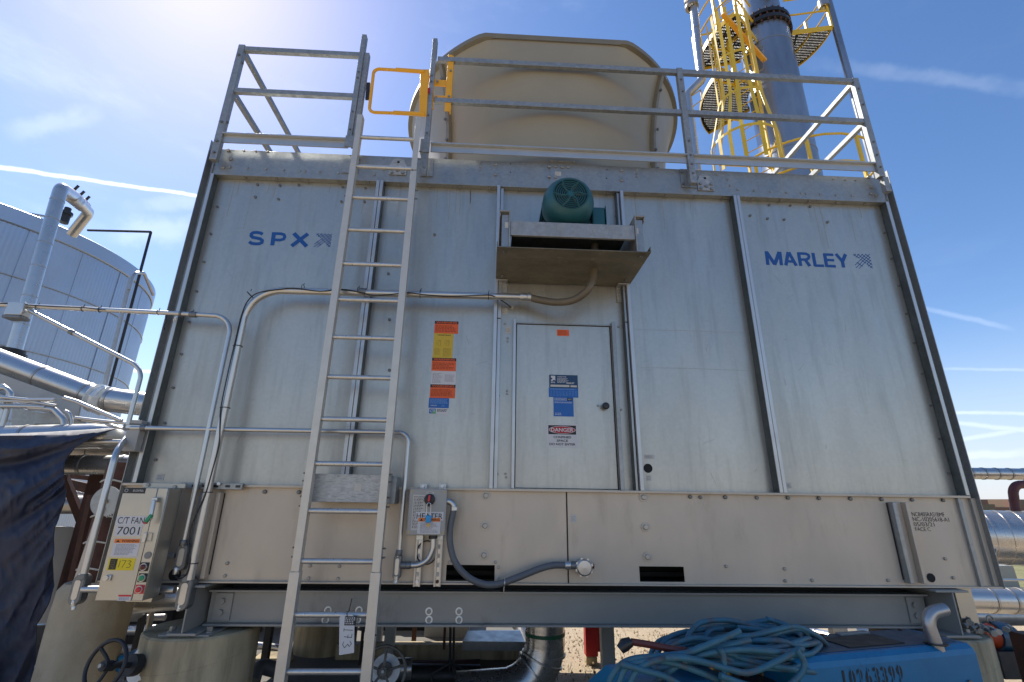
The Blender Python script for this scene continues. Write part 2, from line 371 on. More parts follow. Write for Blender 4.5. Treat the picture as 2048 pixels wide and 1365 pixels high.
def fpx(u0, v0, u1, v1, Y):      # frame at the lower left of a pixel box on plane Y, width, height
    a = P(u0, v1, Y); b = P(u1, (v0 + v1) / 2, Y); c = P((u0 + u1) / 2, v0, Y); m0 = P(u0, (v0 + v1) / 2, Y)
    return FR((m0.x, Y, a.z)), b.x - m0.x, c.z - a.z
def holed(m, x0, x1, z0, z1, holes, y0, y1):
    xs = sorted({x0, x1, *[h[0] for h in holes], *[h[1] for h in holes]}); zs = sorted({z0, z1, *[h[2] for h in holes], *[h[3] for h in holes]})
    for i in range(len(xs) - 1):
        for j in range(len(zs) - 1):
            cx, cz = (xs[i] + xs[i + 1]) / 2, (zs[j] + zs[j + 1]) / 2
            if any(h[0] < cx < h[1] and h[2] < cz < h[3] for h in holes): continue
            m.add([(xs[i], y0, zs[j]), (xs[i + 1], y0, zs[j]), (xs[i + 1], y0, zs[j + 1]), (xs[i], y0, zs[j + 1])], [(0, 1, 2, 3)])
    for h in [(x0, x1, z0, z1)] + list(holes):
        a, b, c, d = h
        m.add([(a, y0, c), (b, y0, c), (b, y0, d), (a, y0, d), (a, y1, c), (b, y1, c), (b, y1, d), (a, y1, d)],
              [(0, 1, 5, 4), (1, 2, 6, 5), (2, 3, 7, 6), (3, 0, 4, 7)])
    return m

# ================================================================== SETTING
g = MB(); n_ = 70
xs = [-900, -300, -100, -50] + [-30 + i * 1.0 for i in range(61)] + [50, 100, 300, 900]
ys = [-300, -60, -30] + [-15 + i * 1.0 for i in range(51)] + [60, 120, 400, 1500]
for y in ys:
    for x in xs:
        nr = abs(x) < 31 and -16 < y < 36
        g.v.append(Vector((x, y, noise.noise(Vector((x * .35, y * .35, 0))) * 0.05 - 0.02 if nr else -0.02)))
for j in range(len(ys) - 1):
    for i in range(len(xs) - 1):
        a = j * len(xs) + i; g.f.append((a, a + 1, a + 1 + len(xs), a + len(xs)))
struct(g, 'ground', gravel)
struct(MB().box(-2, 2.95, -1.2, 5.2, 0.0, 0.06), 'concrete_slab', slabm)
g = MB().add([(11, 4.5, 0.035), (60, 9, 0.035), (90, 60, 0.035), (18, 60, 0.035), (12.5, 9, 0.035)], [(0, 1, 2, 3, 4)])
struct(g, 'grass_field', grassm)

# ================================================================== COOLING TOWER
T = thing('cooling_tower', 'large galvanized steel cooling tower with blue lettering standing on concrete piers', 'cooling tower', (3.05, 0, 1.1))
ZB, ZP, ZT, ZR = 1.10, 1.735, 4.352, 4.625
XL, XR = -0.075, 6.205
# shell behind the casing
build(MB().box(XL, XL + .02, 0.02, 2.72, ZB, ZR - .01), 'side_wall', galv2, T)
build(MB().box(XR - .02, XR, 0.02, 2.72, ZB, ZR - .01), 'side_wall', galv2, T)
build(MB().box(XL + .02, XR - .02, 2.70, 2.72, ZB, ZR - .01), 'rear_wall', galv2, T)
m = MB(); 
build(MB().box(XL + .02, XR - .02, 0.022, 2.70, ZR - .035, ZR - .012), 'roof_deck', galv2, T)
build(MB().box(XL + .03, XR - .03, 0.25, 2.68, ZB + .02, ZB + .05), 'basin_floor', dark, T)
build(MB().box(.68, 5.65, .18, 2.48, .845, ZB - .001), 'underside_shade_box', dark, T)  # black box added so the gap above the beams reads as shade
build(MB().box(XL + .03, XR - .03, 0.03, 2.68, ZP + .05, ZP + .06), 'inner_floor', dark, T)
# casing panels between ribs
rx = [(1.426, 1.470), (2.522, 2.530), (3.636, 3.590), (4.727, 4.662)]
ribs_top = [1.432, 2.522, 3.632, 4.727]; ribs_bot = [1.462, 2.532, 3.60, 4.668]
RBX = [1.45, 2.527, 3.615, 4.70]
edges = [0.0] + RBX + [6.128]
for i in range(5):
    if i == 2: continue
    m = MB().box(edges[i] + .001, edges[i + 1] - .001, 0.0, 0.018, ZP - .01, ZT + .02)
    build(m, 'casing_panel', galv, T)
DZ = 3.045; DX0, DX1 = 2.690, 3.468
m = MB(); holed(m, edges[2] + .001, edges[3] - .001, ZP - .01, ZT + .02, [(DX0 - .008, DX1 + .008, ZP + .005, DZ + .006)], 0.0, 0.02)
build(m, 'door_surround', galv, T)
# ribs: two flanges back to back, standing off the casing
for i, x in enumerate(RBX):
    for s in (-1, 1):
        if (i == 0 and s > 0) or (i in (2, 3) and s < 0): build(MB().box(*((x + .0305, x + .033) if s > 0 else (x - .033, x - .0305)), -.078, -.001, ZP, ZT - .004), 'rib_shade_side', flang, T)  # dark plate on the inner rib side, its shade is painted in
        x0 = x + (0.002 if s > 0 else -0.030); x1 = x + (0.030 if s > 0 else -0.002)
        if i in (1, 2) and ((i == 1 and s > 0) or (i == 2 and s < 0)):
            build(MB().box(x0, x1, -0.042, -.001, ZP, 3.075), 'rib_flange', bright, T, .002)
            build(MB().box(x0, x1, -0.042, -.001, 3.083, ZT - .002), 'rib_flange', bright, T, .002)
        else:
            build(MB().box(x0, x1, -0.082 if s < 0 else -.080, -.001, ZP, ZT - .002), 'rib_flange', bright, T, .002)
# corner posts
for sx, x0 in ((1, XL - .017), (-1, XR + .017)):
    def bx(a, b, y0, y1, z0, z1, nm, ma):
        xa, xb = sorted((x0 + sx * a, x0 + sx * b)); return build(MB().box(xa, xb, y0, y1, z0, z1), nm, ma, T, .0015)
    bx(0, .006, -.085, .03, ZB, 4.70, 'corner_post_flange', galv2)
    bx(.006, .062, -.012, -.006, ZB + .015, 4.66, 'corner_post_web', bright)
    bx(.062, .067, -.075, .0, ZP if sx > 0 else ZB + .015, 4.64, 'corner_post_flange', galv2)
    bx(.067, .094, -.078, -.072, ZP + .003, ZT, 'corner_trim', bright)
    bx(.088, .094, -.072, -.001, ZP + .003, ZT, 'corner_trim', flang)  # inner side of the trim, shade put into its dark colour
# top beam: web with turned-in flanges
beam = build(MB().box(XL + .03, XR - .03, -.062, -.056, ZT, ZR), 'top_beam', galv2, T, .0015)
build(MB().box(XL + .06, XR - .06, -.056, -.002, ZT + .001, ZT + .006), 'beam_flange', galv2, T)
build(MB().box(XL + .03, XR - .03, -.056, .02, ZR - .007, ZR - .001), 'beam_flange', galv2, T)
for u0, u1, v0, v1 in ((715, 738, 312, 350), (1000, 1001, 0, 0),):
    pass
def add_bolt(u, v, Y, r, h, ma=boltm, wr=0, nm='bolt', d=(0, -1, 0), n=6):
    p = P(u, v, Y); mm = MB()
    if wr: mm.cyl(p, p + Vector((0, -h * .25, 0)), wr, 18)
    mm.tube([p, p + Vector((0, -h * .8, 0)), p + Vector((0, -h, 0))], [r, r, r * .75], n)
    return build(mm, nm, ma, T)
big = [(991, 330), (991, 350), (1243, 342), (1243, 361), (457, 302), (462, 319), (447, 336), (459, 335), (1737, 355), (1743, 375), (1752, 392), (1742, 388)]
small = [(495, 337), (532, 339), (568, 341), (599, 343), (610, 343), (640, 345), (677, 347), (749, 350), (767, 317), (768, 340),
         (960, 326), (960, 333), (960, 340), (1273, 341), (1273, 348), (1273, 354), (1434, 350), (1460, 372), (1455, 360), (1475, 380), (1508, 382), (1541, 384), (1573, 386), (1602, 387), (1612, 388), (1640, 389), (1672, 391), (1704, 392),
         (488, 302), (512, 303), (536, 304), (1666, 358), (1690, 360), (1711, 361)]
for u, v in big: add_bolt(u, v, -.062, .016, .014, n=12)
for u, v in small: add_bolt(u, v, -.062, .010, .009, n=10)
for u, v in ((1021, 328), (1021, 345), (1214, 340), (1213, 357)): add_bolt(u, v, -.062, .006, .001, dark, n=8, nm='bolt_hole')
for i in range(22):       # bolts along the underside flange of the beam
    x = 0.25 + i * 0.272
    build(MB().cyl((x, -.03, ZT), (x, -.03, ZT - .011), .011, 10), 'flange_bolt', boltm, T)
# splice plate and lifting lugs on the beam
build(MB().box(2.98, 3.21, -.068, -.0625, 4.375, 4.652), 'splice_plate', galv2, T, .001)
build(MB().box(2.98, 3.21, -.082, -.0685, 4.640, 4.652), 'splice_plate', dull, T, .001)
for u, v in ((1099, 334), (1111, 334), (1124, 335), (1136, 335), (1099, 354), (1111, 355)): add_bolt(u, v, -.069, .015, .014, n=12)
for (uc, vt, ww) in ((798, 320, 37), (1408, 352, 40)):
    p = P(uc, vt, -.063); w = .155; m = MB()
    pts = [(-w / 2, -.17), (w / 2, -.17), (w / 2, -.07), (.05, -.01), (.02, .005), (-.02, .005), (-.05, -.01), (-w / 2, -.07)]
    m.prism([(p.x + a, -.066, p.z + b) for a, b in pts], (0, -.008, 0)); lug = build(m, 'lifting_lug', dull, T, .001)
    build(MB().cyl((p.x, -.0741, p.z - .035), (p.x, -.0746, p.z - .035), .013, 14), 'lug_hole', dark, lug)
    for a, b in ((-.05, -.10), (.05, -.10), (0, -.125), (-.05, -.15), (.05, -.15)):
        build(MB().cyl((p.x + a, -.074, p.z + b), (p.x + a, -.088, p.z + b), .016, 12), 'bolt', boltm, lug)
# bolts on the casing under the beam and beside the ladder
for u, v in ((515, 370), (560, 372), (511, 395), (557, 399), (598, 371), (686, 375), (731, 377), (683, 404), (729, 404), (1538, 411), (1580, 412), (1535, 438), (1568, 440), (1620, 414), (1655, 445), (1500, 432), (777, 548), (779, 640), (779, 741), (869, 470), (1232, 433)):
    add_bolt(u, v, -.001, .012, .011, boltd, n=10)
for i, z in enumerate([1.9 + k * .27 for k in range(9)]):
    build(MB().cyl((XR - .1, -.001, z), (XR - .1, -.012, z), .010, 8), 'rivet', boltd, T)
    build(MB().cyl((XL + .125, -.001, z), (XL + .125, -.012, z), .010, 8), 'rivet', boltd, T)
for z in (1.2, 1.3, 1.4, 1.5, 1.6):
    build(MB().cyl((XR - .02, -.012, z), (XR - .02, -.024, z), .010, 8), 'rivet', washer, T)
# --- access door
D = thing_door = build(MB().box(DX0, DX1, -.006, .012, ZP + .008, DZ), 'access_door', galv, T, .003)
build(MB().box(DX0 - .030, DX0 - .006, -.040, -.001, ZP + .002, DZ + .035), 'door_jamb', bright, T, .002)
build(MB().box(DX1 + .010, DX1 + .040, -.048, -.001, ZP + .002, DZ + .030), 'door_jamb', galv2, T, .002)
build(MB().box(DX0 - .005, DX1 + .008, -.018, -.001, DZ + .004, DZ + .014), 'door_header', galv2, T, .001)
kb = P(1212, 812, -.05)
hd = build(MB().lathe((kb.x, -.006, kb.z), [(.012, 0), (.012, .025), (.026, .03), (.028, .045), (.022, .055), (.001, .057)], 20, (0, -1, 0)), 'door_knob', black, T)
for u, v in ((1196, 812), (1015, 677), (1015, 683), (1014, 782), (1014, 788), (998, 792), (1000, 644), (1010, 648), (995, 948), (1011, 948), (1012, 955), (1237, 654), (1244, 652), (1254, 797), (1242, 820), (1262, 952)):
    add_bolt(u, v, -.001 if u != 1196 else -.0065, .009, .008, boltm, n=10, nm='screw')
# round openings
for u, v, Y, r in ((1296, 937, -.001, .034), (1862, 1156, -.051, .030), (350, 1150, -.051, .040)):
    p = P(u, v, Y); build(MB().lathe(p, [(r * 1.0, 0), (r * 1.0, .003), (r * .9, .003), (r * .9, .0008), (.0001, .0008)], 24, (0, -1, 0)), 'round_opening', dark, T)
# --- cold water basin with cut-outs
m = MB(); H1 = (2.216, 2.553, 1.120, 1.222); H2 = (3.576, 3.898, 1.124, 1.223)
holed(m, XL - .01, 3.066, ZB + .012, ZP - .018, [H1], -.050, -.042); b1 = build(m, 'basin_panel', stain, T)
m = MB(); holed(m, 3.072, XR + .01, ZB + .012, ZP - .018, [H2], -.050, -.042); b2 = build(m, 'basin_panel', stain, T)
build(MB().box(3.064, 3.074, -.0525, -.0505, ZB + .012, ZP - .018), 'basin_seam', caulk, T)
build(MB().box(XL - .015, XR - .055, -.082, -.001, ZP - .018, ZP), 'basin_rim', stain, T, .002)
build(MB().box(XL - .015, XR + .017, -.078, .02, ZB, ZB + .012), 'basin_bottom_flange', stain, T, .002)
for (x0, x1, z0, z1) in (H1, H2):
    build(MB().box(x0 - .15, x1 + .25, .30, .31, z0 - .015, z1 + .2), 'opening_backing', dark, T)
for v, us in ((992, ((972, 1287))), (1052, ((970, 1291))), (1111, ((968, 1295)))):
    for k, u in enumerate(us): add_bolt(u, v + (0, 3)[k], -.051, .019, .020, btan, .034, 'anchor_bolt', n=20)
for k in range(10): 
    u = [530, 598, 1057 + 0, 1210, 1380, 1450, 1575, 1637, 1700, 1762][k]; v = [984, 985, 990, 991, 994, 995, 996, 997, 998, 999][k]
    if u in (1057, 1210): continue
    add_bolt(u, v, -.051, .014, .014, boltd, n=12)
for u in (1400, 1513, 1823, 1885): add_bolt(u, {1400: 995, 1513: 996, 1823: 1000, 1885: 1001}[u], -.051, .013, .014, boltd, n=12)
for u, v in ((455, 1127), (450, 1152), (620, 1132), (617, 1157), (679, 1133), (676, 1158), (991, 1125), (997, 1135), (997, 1158), (899, 1125), (1452, 1133), (1569, 1138), (1624, 1161), (1570, 1162), (1776, 1161), (1906, 1156), (1890, 1118)):
    add_bolt(u, v, -.051, .011, .010, boltm, n=10, nm='rivet')
# stiffening channels at both ends of the basin
for xa, xb, zz in ((5.505, 5.535, 0), (5.605, 5.630, 0), (.470, .50, 0), (.585, .615, 0)):
    build(MB().box(xa, xb, -.105, -.0505, ZB + .03, ZP - .055), 'basin_stiffener', stain if xa in (.585, 5.605) else galv2, T, .003)
build(MB().box(5.536, 5.604, -.062, -.0505, ZB + .03, ZP - .055), 'basin_stiffener_web', stain, T, .001)
build(MB().box(.501, .584, -.062, -.0505, ZB + .03, ZP - .055), 'basin_stiffener_web', stain, T, .001)
build(MB().box(.6155, .621, -.056, -.0505, ZB + .05, ZP - .06), 'caulk_line', caulk, T)
build(MB().box(5.497, 5.5045, -.056, -.0505, ZB + .05, ZP - .06), 'caulk_line', caulk, T)
build(MB().box(6.055, 6.085, -.072, -.0505, ZB + .012, ZP - .018), 'basin_end_trim', galv2, T, .002)
# --- fan stack: flared, its front cut by a flat
FC = Vector((3.06, 1.44, 0)); YF = -.09
prof = [(1.485, 4.45), (1.487, 4.9), (1.495, 5.15), (1.515, 5.4), (1.545, 5.6), (1.585, 5.8), (1.635, 5.98), (1.675, 6.09)]
prof_i = [(r - .012, z) for r, z in prof]
def stackmesh(profile, n=144, a0=None):
    mm = MB(); mm.lathe((FC.x, FC.y, 0), profile, n)
    for p in mm.v:
        if p.y < YF: p.y = YF + (YF - p.y) * -0.02
    return mm
fs = build(stackmesh(prof + [(1.70, 6.125), (1.715, 6.13), (1.715, 6.15), (1.685, 6.15)] + prof_i[::-1]), 'fan_stack', fiber, T, smooth=28)
rimm = MB().lathe((FC.x, FC.y, 0), [(1.672, 6.09), (1.722, 6.10), (1.722, 6.153), (1.66, 6.153)], 144)
for p in rimm.v:
    if p.y < YF - .02: p.y = YF - .02
build(rimm, 'rim', fibed, fs, smooth=28)
for sgn in (-1, 1):       # joint flanges of the stack segments with their bolts
    for ang in (math.radians(45), math.radians(135)):
        dx, dy = sgn * math.sin(ang), -math.cos(ang); tdir = Vector((dy, -dx, 0))
        pts = [Vector((FC.x + dx * (r + .022), FC.y + dy * (r + .022), z)) for r, z in prof]
        mm = MB()
        for a, b in zip(pts[:-1], pts[1:]):
            mm.bar(a, b, .045, .05, up=Vector((dx, dy, 0)))
        sf = build(mm, 'joint_flange', fibed, fs)
        for k in range(5):
            z = 4.95 + k * .24; r = 1.50 + max(0, (z - 5.2)) * .17; c = Vector((FC.x + dx * (r + .046), FC.y + dy * (r + .046), z))
            build(MB().cyl(c, c + Vector((dx, dy, 0)) * .022, .015, 8), 'bolt', boltd, sf)
# scratches, handling marks and dried drips on the sheets
scm = mat('scratch_mark', (0.34, 0.33, 0.29), 0.5, 0.5, 0.1, 30); drm = mat('dried_drip', (0.42, 0.395, 0.34), 0.5, 0.5, 0.1, 30)
rq = random.Random(44)
for k in range(34):
    x = rq.choice([rq.uniform(.2, 1.3), rq.uniform(2.0, 2.45), rq.uniform(3.7, 4.6), rq.uniform(4.8, 6.0), rq.uniform(4.8, 6.0)]); z = rq.uniform(1.85, 4.1); a = rq.uniform(-1.5, 1.5); l = rq.uniform(.02, .11)
    f_ = FR((0, -.0004, 0)); pl = [(x + l * t_ * math.cos(a) + .004 * rq.random(), z + l * t_ * math.sin(a) + .004 * rq.random()) for t_ in (0, .35, .7, 1)]
    build(f_.stroke(pl, rq.uniform(.0015, .003), 0, .0003), 'scratch', scm, T)
for k in range(26):
    x = rq.choice([rq.uniform(.1, 1.3), rq.uniform(1.55, 2.45), rq.uniform(3.7, 4.6), rq.uniform(4.8, 6.0)]); l = rq.uniform(.08, .5); z = ZT - .01
    f_ = FR((0, -.0003, 0)); build(f_.stroke([(x, z), (x + .004, z - l * .5), (x, z - l)], rq.uniform(.004, .010), 0, .0002), 'drip_mark', drm, T)
for z in (3.03, 2.70): build(FR((0, -.0004, 0)).stroke([(3.70, z), (4.1, z + .004), (4.62, z - .002)], .004, 0, .0002), 'crease_mark', drm, T)
# --- painted lettering on the casing
def pxstroke(m, pl, w, Y=-.0005, th=.0012, cap=0.0):
    fr = FR((0, Y, 0)); q = [(P(u, v, Y).x, P(u, v, Y).z) for u, v in pl]
    return fr.stroke(q, w, 0, th, m, cap)
def zoompts(pts, ox, oy, sc): return [(ox + a / sc, oy + b / sc) for a, b in pts]
def arcpts(cx, cy, rx_, ry_, a0, a1, n=10): return [(cx + rx_ * math.cos(math.radians(a0 + (a1 - a0) * k / n)), cy + ry_ * math.sin(math.radians(a0 + (a1 - a0) * k / n))) for k in range(n + 1)]
Zs = lambda pts: zoompts(pts, 440, 400, 5.12)
# S
pxstroke(L1 := MB(), Zs([(437, 353), (412, 340), (375, 334), (340, 337), (322, 350), (320, 370), (335, 385), (375, 392), (415, 402), (432, 418), (428, 438), (405, 450), (365, 452), (325, 447), (298, 430)]), .0285)
build(L1, 'letter_s', logo, T)
L1 = MB(); pxstroke(L1, Zs([(553, 333), (535, 467)]), .0335)
pxstroke(L1, Zs([(550, 346), (625, 348), (655, 358), (664, 380), (652, 402), (618, 413), (545, 410)]), .0265, -.0007); build(L1, 'letter_p', logo, T)
L1 = MB(); pxstroke(L1, Zs([(762, 349), (882, 472)]), .034, cap=.008); pxstroke(L1, Zs([(893, 354), (740, 468)]), .034, -.0008, cap=.008); build(L1, 'letter_x', logo, T)
Zm = lambda pts: zoompts(pts, 1500, 500, 7.877)
w = .030
L1 = MB(); pxstroke(L1, Zm([(255, 25), (283, 238)]), w); pxstroke(L1, Zm([(468, 32), (496, 245)]), w)
pxstroke(L1, Zm([(258, 30), (392, 232)]), w * 1.05, -.0007); pxstroke(L1, Zm([(462, 35), (388, 235)]), w * 1.05, -.0009); build(L1, 'letter_m', logo, T)
L1 = MB(); pxstroke(L1, Zm([(600, 38), (565, 245)]), w); pxstroke(L1, Zm([(610, 38), (730, 252)]), w, -.0007); pxstroke(L1, Zm([(585, 180), (690, 188)]), w * .8, -.0009); build(L1, 'letter_a', logo, T)
L1 = MB(); pxstroke(L1, Zm([(762, 42), (800, 255)]), w); pxstroke(L1, Zm([(758, 58), (880, 62), (918, 80), (930, 112), (915, 142), (880, 156), (790, 154)]), w * .85, -.0007)
pxstroke(L1, Zm([(865, 150), (945, 258)]), w, -.0009); build(L1, 'letter_r', logo, T)
L1 = MB(); pxstroke(L1, Zm([(990, 50), (1030, 262)]), w); pxstroke(L1, Zm([(1020, 250), (1165, 252)]), w * .85, -.0007); build(L1, 'letter_l', logo, T)
L1 = MB(); pxstroke(L1, Zm([(1172, 58), (1210, 270)]), w)
for a, b in (((1165, 75), (1312, 80)), ((1190, 160), (1325, 165)), ((1205, 255), (1352, 260))): pxstroke(L1, Zm([a, b]), w * .85, -.0007)
build(L1, 'letter_e', logo, T)
L1 = MB(); pxstroke(L1, Zm([(1352, 65), (1460, 190)]), w); pxstroke(L1, Zm([(1505, 70), (1455, 190)]), w, -.0007); pxstroke(L1, Zm([(1456, 180), (1475, 278)]), w, -.0009); build(L1, 'letter_y', logo, T)
def emblem(u0, v0, u1, v1, ma=logo, Y=-.0005, par=None, lw=.0052):
    fr, ww, hh = fpx(u0, v0, u1, v1, Y)
    def inside(x, y):
        if not (0 <= x <= 1 and 0 <= y <= 1): return False
        if y > .70 and x > .05 and x + y > .92: return True
        if x > .70 and y > 0.0 and (y > .0) and x + y > .92: return True
        return abs(x - y) < .27 and x + y < 1.6
    m = MB()
    def hatch(dx, dy, c0, sp, cond):
        k = c0
        while k < 2:
            run = None; x, y = (k, 0) if dy > 0 else (k, 1)
            for t in range(-60, 121):
                px_, py_ = x + dx * t / 60, y + dy * t / 60
                ok = inside(px_, py_) and cond(px_, py_)
                if ok and run is None: run = (px_, py_)
                if (not ok or t == 120) and run is not None:
                    if abs(px_ - run[0]) > .05: fr.stroke([(run[0] * ww, run[1] * hh), (px_ * ww, py_ * hh)], lw, 0, .0012, m)
                    run = None
            k += sp
    hatch(1, 1, -1.0, .20, lambda x, y: True)
    hatch(1, -1, -.9, .24, lambda x, y: (x + y > 1.02) or (.45 < x + y < .62))
    return build(m, 'arrow_emblem', ma, par or T)
emblem(629, 468, 662, 495); emblem(1708, 509, 1742, 537)
# stencilled plate marking at the basin end
m = MB()
for t, (a, b, c, d) in (('NC8405RAS1BMF', (1824, 1025, 1889, 1033)), ('NC-10205618-A1', (1826, 1035, 1898, 1043)), ('05/03/21', (1828, 1045, 1869, 1053)), ('FACE C', (1831, 1055, 1861, 1062.5))):
    fr, ww, hh = fpx(a, b, c, d, -.0505); fr.text(t, 0, ww, 0, hh, .001, .0, m, slant=-.003)
build(m, 'stencilled_marking', stenc, T)

# ================================================================== SUPPORT STEEL AND PIERS
def ibeam(m, p, q, up, h, w, tf=.014, tw=.010):
    p, q, up = Vector(p), Vector(q), Vector(up)
    m.bar(p + up * (h / 2 - tf / 2), q + up * (h / 2 - tf / 2), w, tf, up); m.bar(p - up * (h / 2 - tf / 2), q - up * (h / 2 - tf / 2), w, tf, up)
    m.bar(p, q, tw, h - 2 * tf - .0006, up); return m
FRM = thing('steel_support_frame', 'grey painted steel beam frame carrying the cooling tower on its piers', 'beam frame', (3.1, .1, .8))
ebL, ebR = .555, 5.775
for x, wd in ((ebL, .18), (ebR, .24)):
    eb = build(ibeam(MB(), (x, -.13, .948), (x, 2.75, .948), Z1, .292, wd), 'end_beam', paintg, FRM, .002)
    build(MB().box(x - .16, x + .16, -.10, .36, .790, .8015), 'base_plate', paintg, FRM, .002)
    for k, (dx, dy) in enumerate(((-.12, -.02), (.125, -.03), (.12, .28), (-.12, .28))):
        build(MB().hexbolt((x + dx, dy, .8018), Z1, .020, .028, .030), 'anchor_nut', boltm, FRM)
cb = build(ibeam(MB(), (ebL + .03, .10, .928), (ebR - .03, .10, .928), Z1, .222, .10), 'cross_beam', paintg, FRM, .002)
build(ibeam(MB(), (ebL + .03, 2.55, .928), (ebR - .03, 2.55, .928), Z1, .222, .10), 'cross_beam', paintg, FRM, .002)
for xa, xb in ((.62, .74), (5.60, 5.71)):
    cp = build(MB().box(xa, xb, .082, .0945, .845, 1.015), 'clip_plate', paintg, FRM, .0015)
    for z in (.895, .965): build(MB().hexbolt(((xa + xb) / 2 - .005, .082, z), (0, -1, 0), .020, .016), 'bolt', paintg, cp)
for u, v in ((656, 1221), (651, 1240), (718, 1221), (715, 1240), (858, 1223), (858, 1240), (918, 1223), (918, 1240)):
    p = P(u, v, .094)
    w1 = build(MB().cyl(p, p + Vector((0, -.004, 0)), .0255, 24), 'washer', washer, FRM)
    build(MB().hexbolt(p + Vector((0, -.0045, 0)), (0, -1, 0), .016, .012), 'nut', paintg, w1)
def pier(x, y, r, zt, label, z0=-.05, grp=None):
    m = MB().lathe((x, y, 0), [(r, z0), (r, zt - .012), (r - .012, zt), (.001, zt)], 56)
    for k in range(3):       # board marks left by the tube form
        z = zt - .16 - k * .3
        if z > 0.05:
            pts = [(x + math.cos(a) * (r + .0005), y + math.sin(a) * (r + .0005), z + .05 * math.cos(a - .6)) for a in [2 * math.pi * i / 48 for i in range(48)]]
            m.tube(pts, .0022, 5, True)
    return single(m, 'concrete_pier', conc, label, 'pier', grp)
pier(.53, .19, .36, .790, 'round concrete pier under the left end of the beam frame, beside the handwheel')
pier(5.79, .19, .36, .790, 'round concrete pier behind the blue machine with loose bolts on top')
pier(.72, 2.5, .33, .785, 'shaded concrete pier seen behind the lowest ladder rungs')
pier(5.50, 2.45, .36, .785, 'far concrete pier showing under the beam above the blue cables')
# tan pipe stand behind the right beam end
single(MB().box(5.93, 6.06, .02, .04, .79, 1.09).box(5.99, 6.0, .04, .14, .79, 1.09), 'pipe_support_post', stain2, 'tan steel plate post behind the right end of the beam frame', 'post', bevel=.002)

# ================================================================== GUARD RAILS
YR = -.145
def post(m, x, z0, z1, Y=YR, w=.055, d=.05): return m.box(x - w / 2, x + w / 2, Y - d / 2, Y + d / 2, z0, z1)
def guard(x0, x1, label, side, lastpost=True, z0s=(4.45, 4.45)):
    G = thing('guardrail', label, 'guardrail', ((x0 + x1) / 2, YR, 4.46), 'guardrails on the tower roof edge')
    return G
G1 = guard(.02, 1.21, 'short left galvanized guardrail section with sloping side rails, left of the ladder', -1)
build(post(MB(), .02, 4.43, 5.755, w=.06), 'post', railm, G1, .003)
build(post(MB(), 1.205, 4.66, 5.735, w=.045), 'post', railm, G1, .003)
build(MB().box(.05, 1.182, YR - .02, YR + .02, 5.690, 5.742), 'top_rail', railm, G1, .002)
build(MB().box(.05, 1.182, YR - .02, YR + .02, 5.185, 5.235), 'mid_rail', railm, G1, .002)
build(MB().box(.05, 1.15, YR + .0, YR + .012, 4.632, 4.72).box(.05, 1.15, YR - .03, YR + .0, 4.706, 4.719), 'toe_board', bright, G1, .001)
for z, nm in ((5.716, 'top_rail'), (5.21, 'mid_rail')): build(MB().box(0.0, .042, YR + .026, 2.65, z - .025, z + .025), nm, railm, G1, .002)
build(MB().box(0.0, .04, 2.60, 2.65, 4.63, 5.69), 'post', railm, G1, .002)
for z in (5.62, 4.83, 4.62, 4.5): build(MB().hexbolt((.02, YR - .025, z), (0, -1, 0), .012, .012), 'bolt', boltd, G1)
for z in (5.55, 4.85): build(MB().cyl((-.02, YR, z), (.06, YR, z), .012, 8), 'bolt', boltd, G1)
G2 = guard(1.86, 6.08, 'long right galvanized guardrail section running in front of the fan stack', 1)
build(post(MB(), 4.272, 4.40, 5.755, w=.058), 'post', railm, G2, .003)
build(post(MB(), 6.075, 4.56, 5.745, w=.06), 'post', railm, G2, .003)
build(post(MB(), 6.10, 4.40, 4.556, w=.05), 'post', railm, G2, .003)
for a, b in ((1.885, 4.242), (4.302, 6.044)):
    build(MB().box(a, b, YR - .02, YR + .02, 5.690, 5.742), 'top_rail', railm, G2, .002)
    build(MB().box(a, b, YR - .02, YR + .02, 5.185, 5.235), 'mid_rail', railm, G2, .002)
    build(MB().box(a, b, YR + .0, YR + .012, 4.632, 4.715).box(a, b, YR - .03, YR, 4.702, 4.714), 'toe_board', bright, G2, .001)
for z, nm in ((5.716, 'top_rail'), (5.21, 'mid_rail')): build(MB().box(6.055, 6.095, YR + .026, 2.65, z - .025, z + .025), nm, railm, G2, .002)
build(MB().box(6.055, 6.095, 2.60, 2.65, 4.63, 5.69), 'post', railm, G2, .002)
for x, zz in ((4.272, (5.6, 5.45, 4.86, 4.70, 4.60, 4.5)), (6.075, (5.6, 5.40, 4.95, 4.80, 4.66))):
    for z in zz: build(MB().hexbolt((x, YR - .025, z), (0, -1, 0), .010, .010), 'bolt', boltd, G2)
build(MB().box(4.20, 4.34, -.074, -.063, 4.42, 4.62), 'mounting_plate', galv2, G2, .001)
for z in (4.45, 4.58):
    for x in (4.215, 4.325): build(MB().hexbolt((x, -.074, z), (0, -1, 0), .014, .012), 'bolt', boltd, G2)

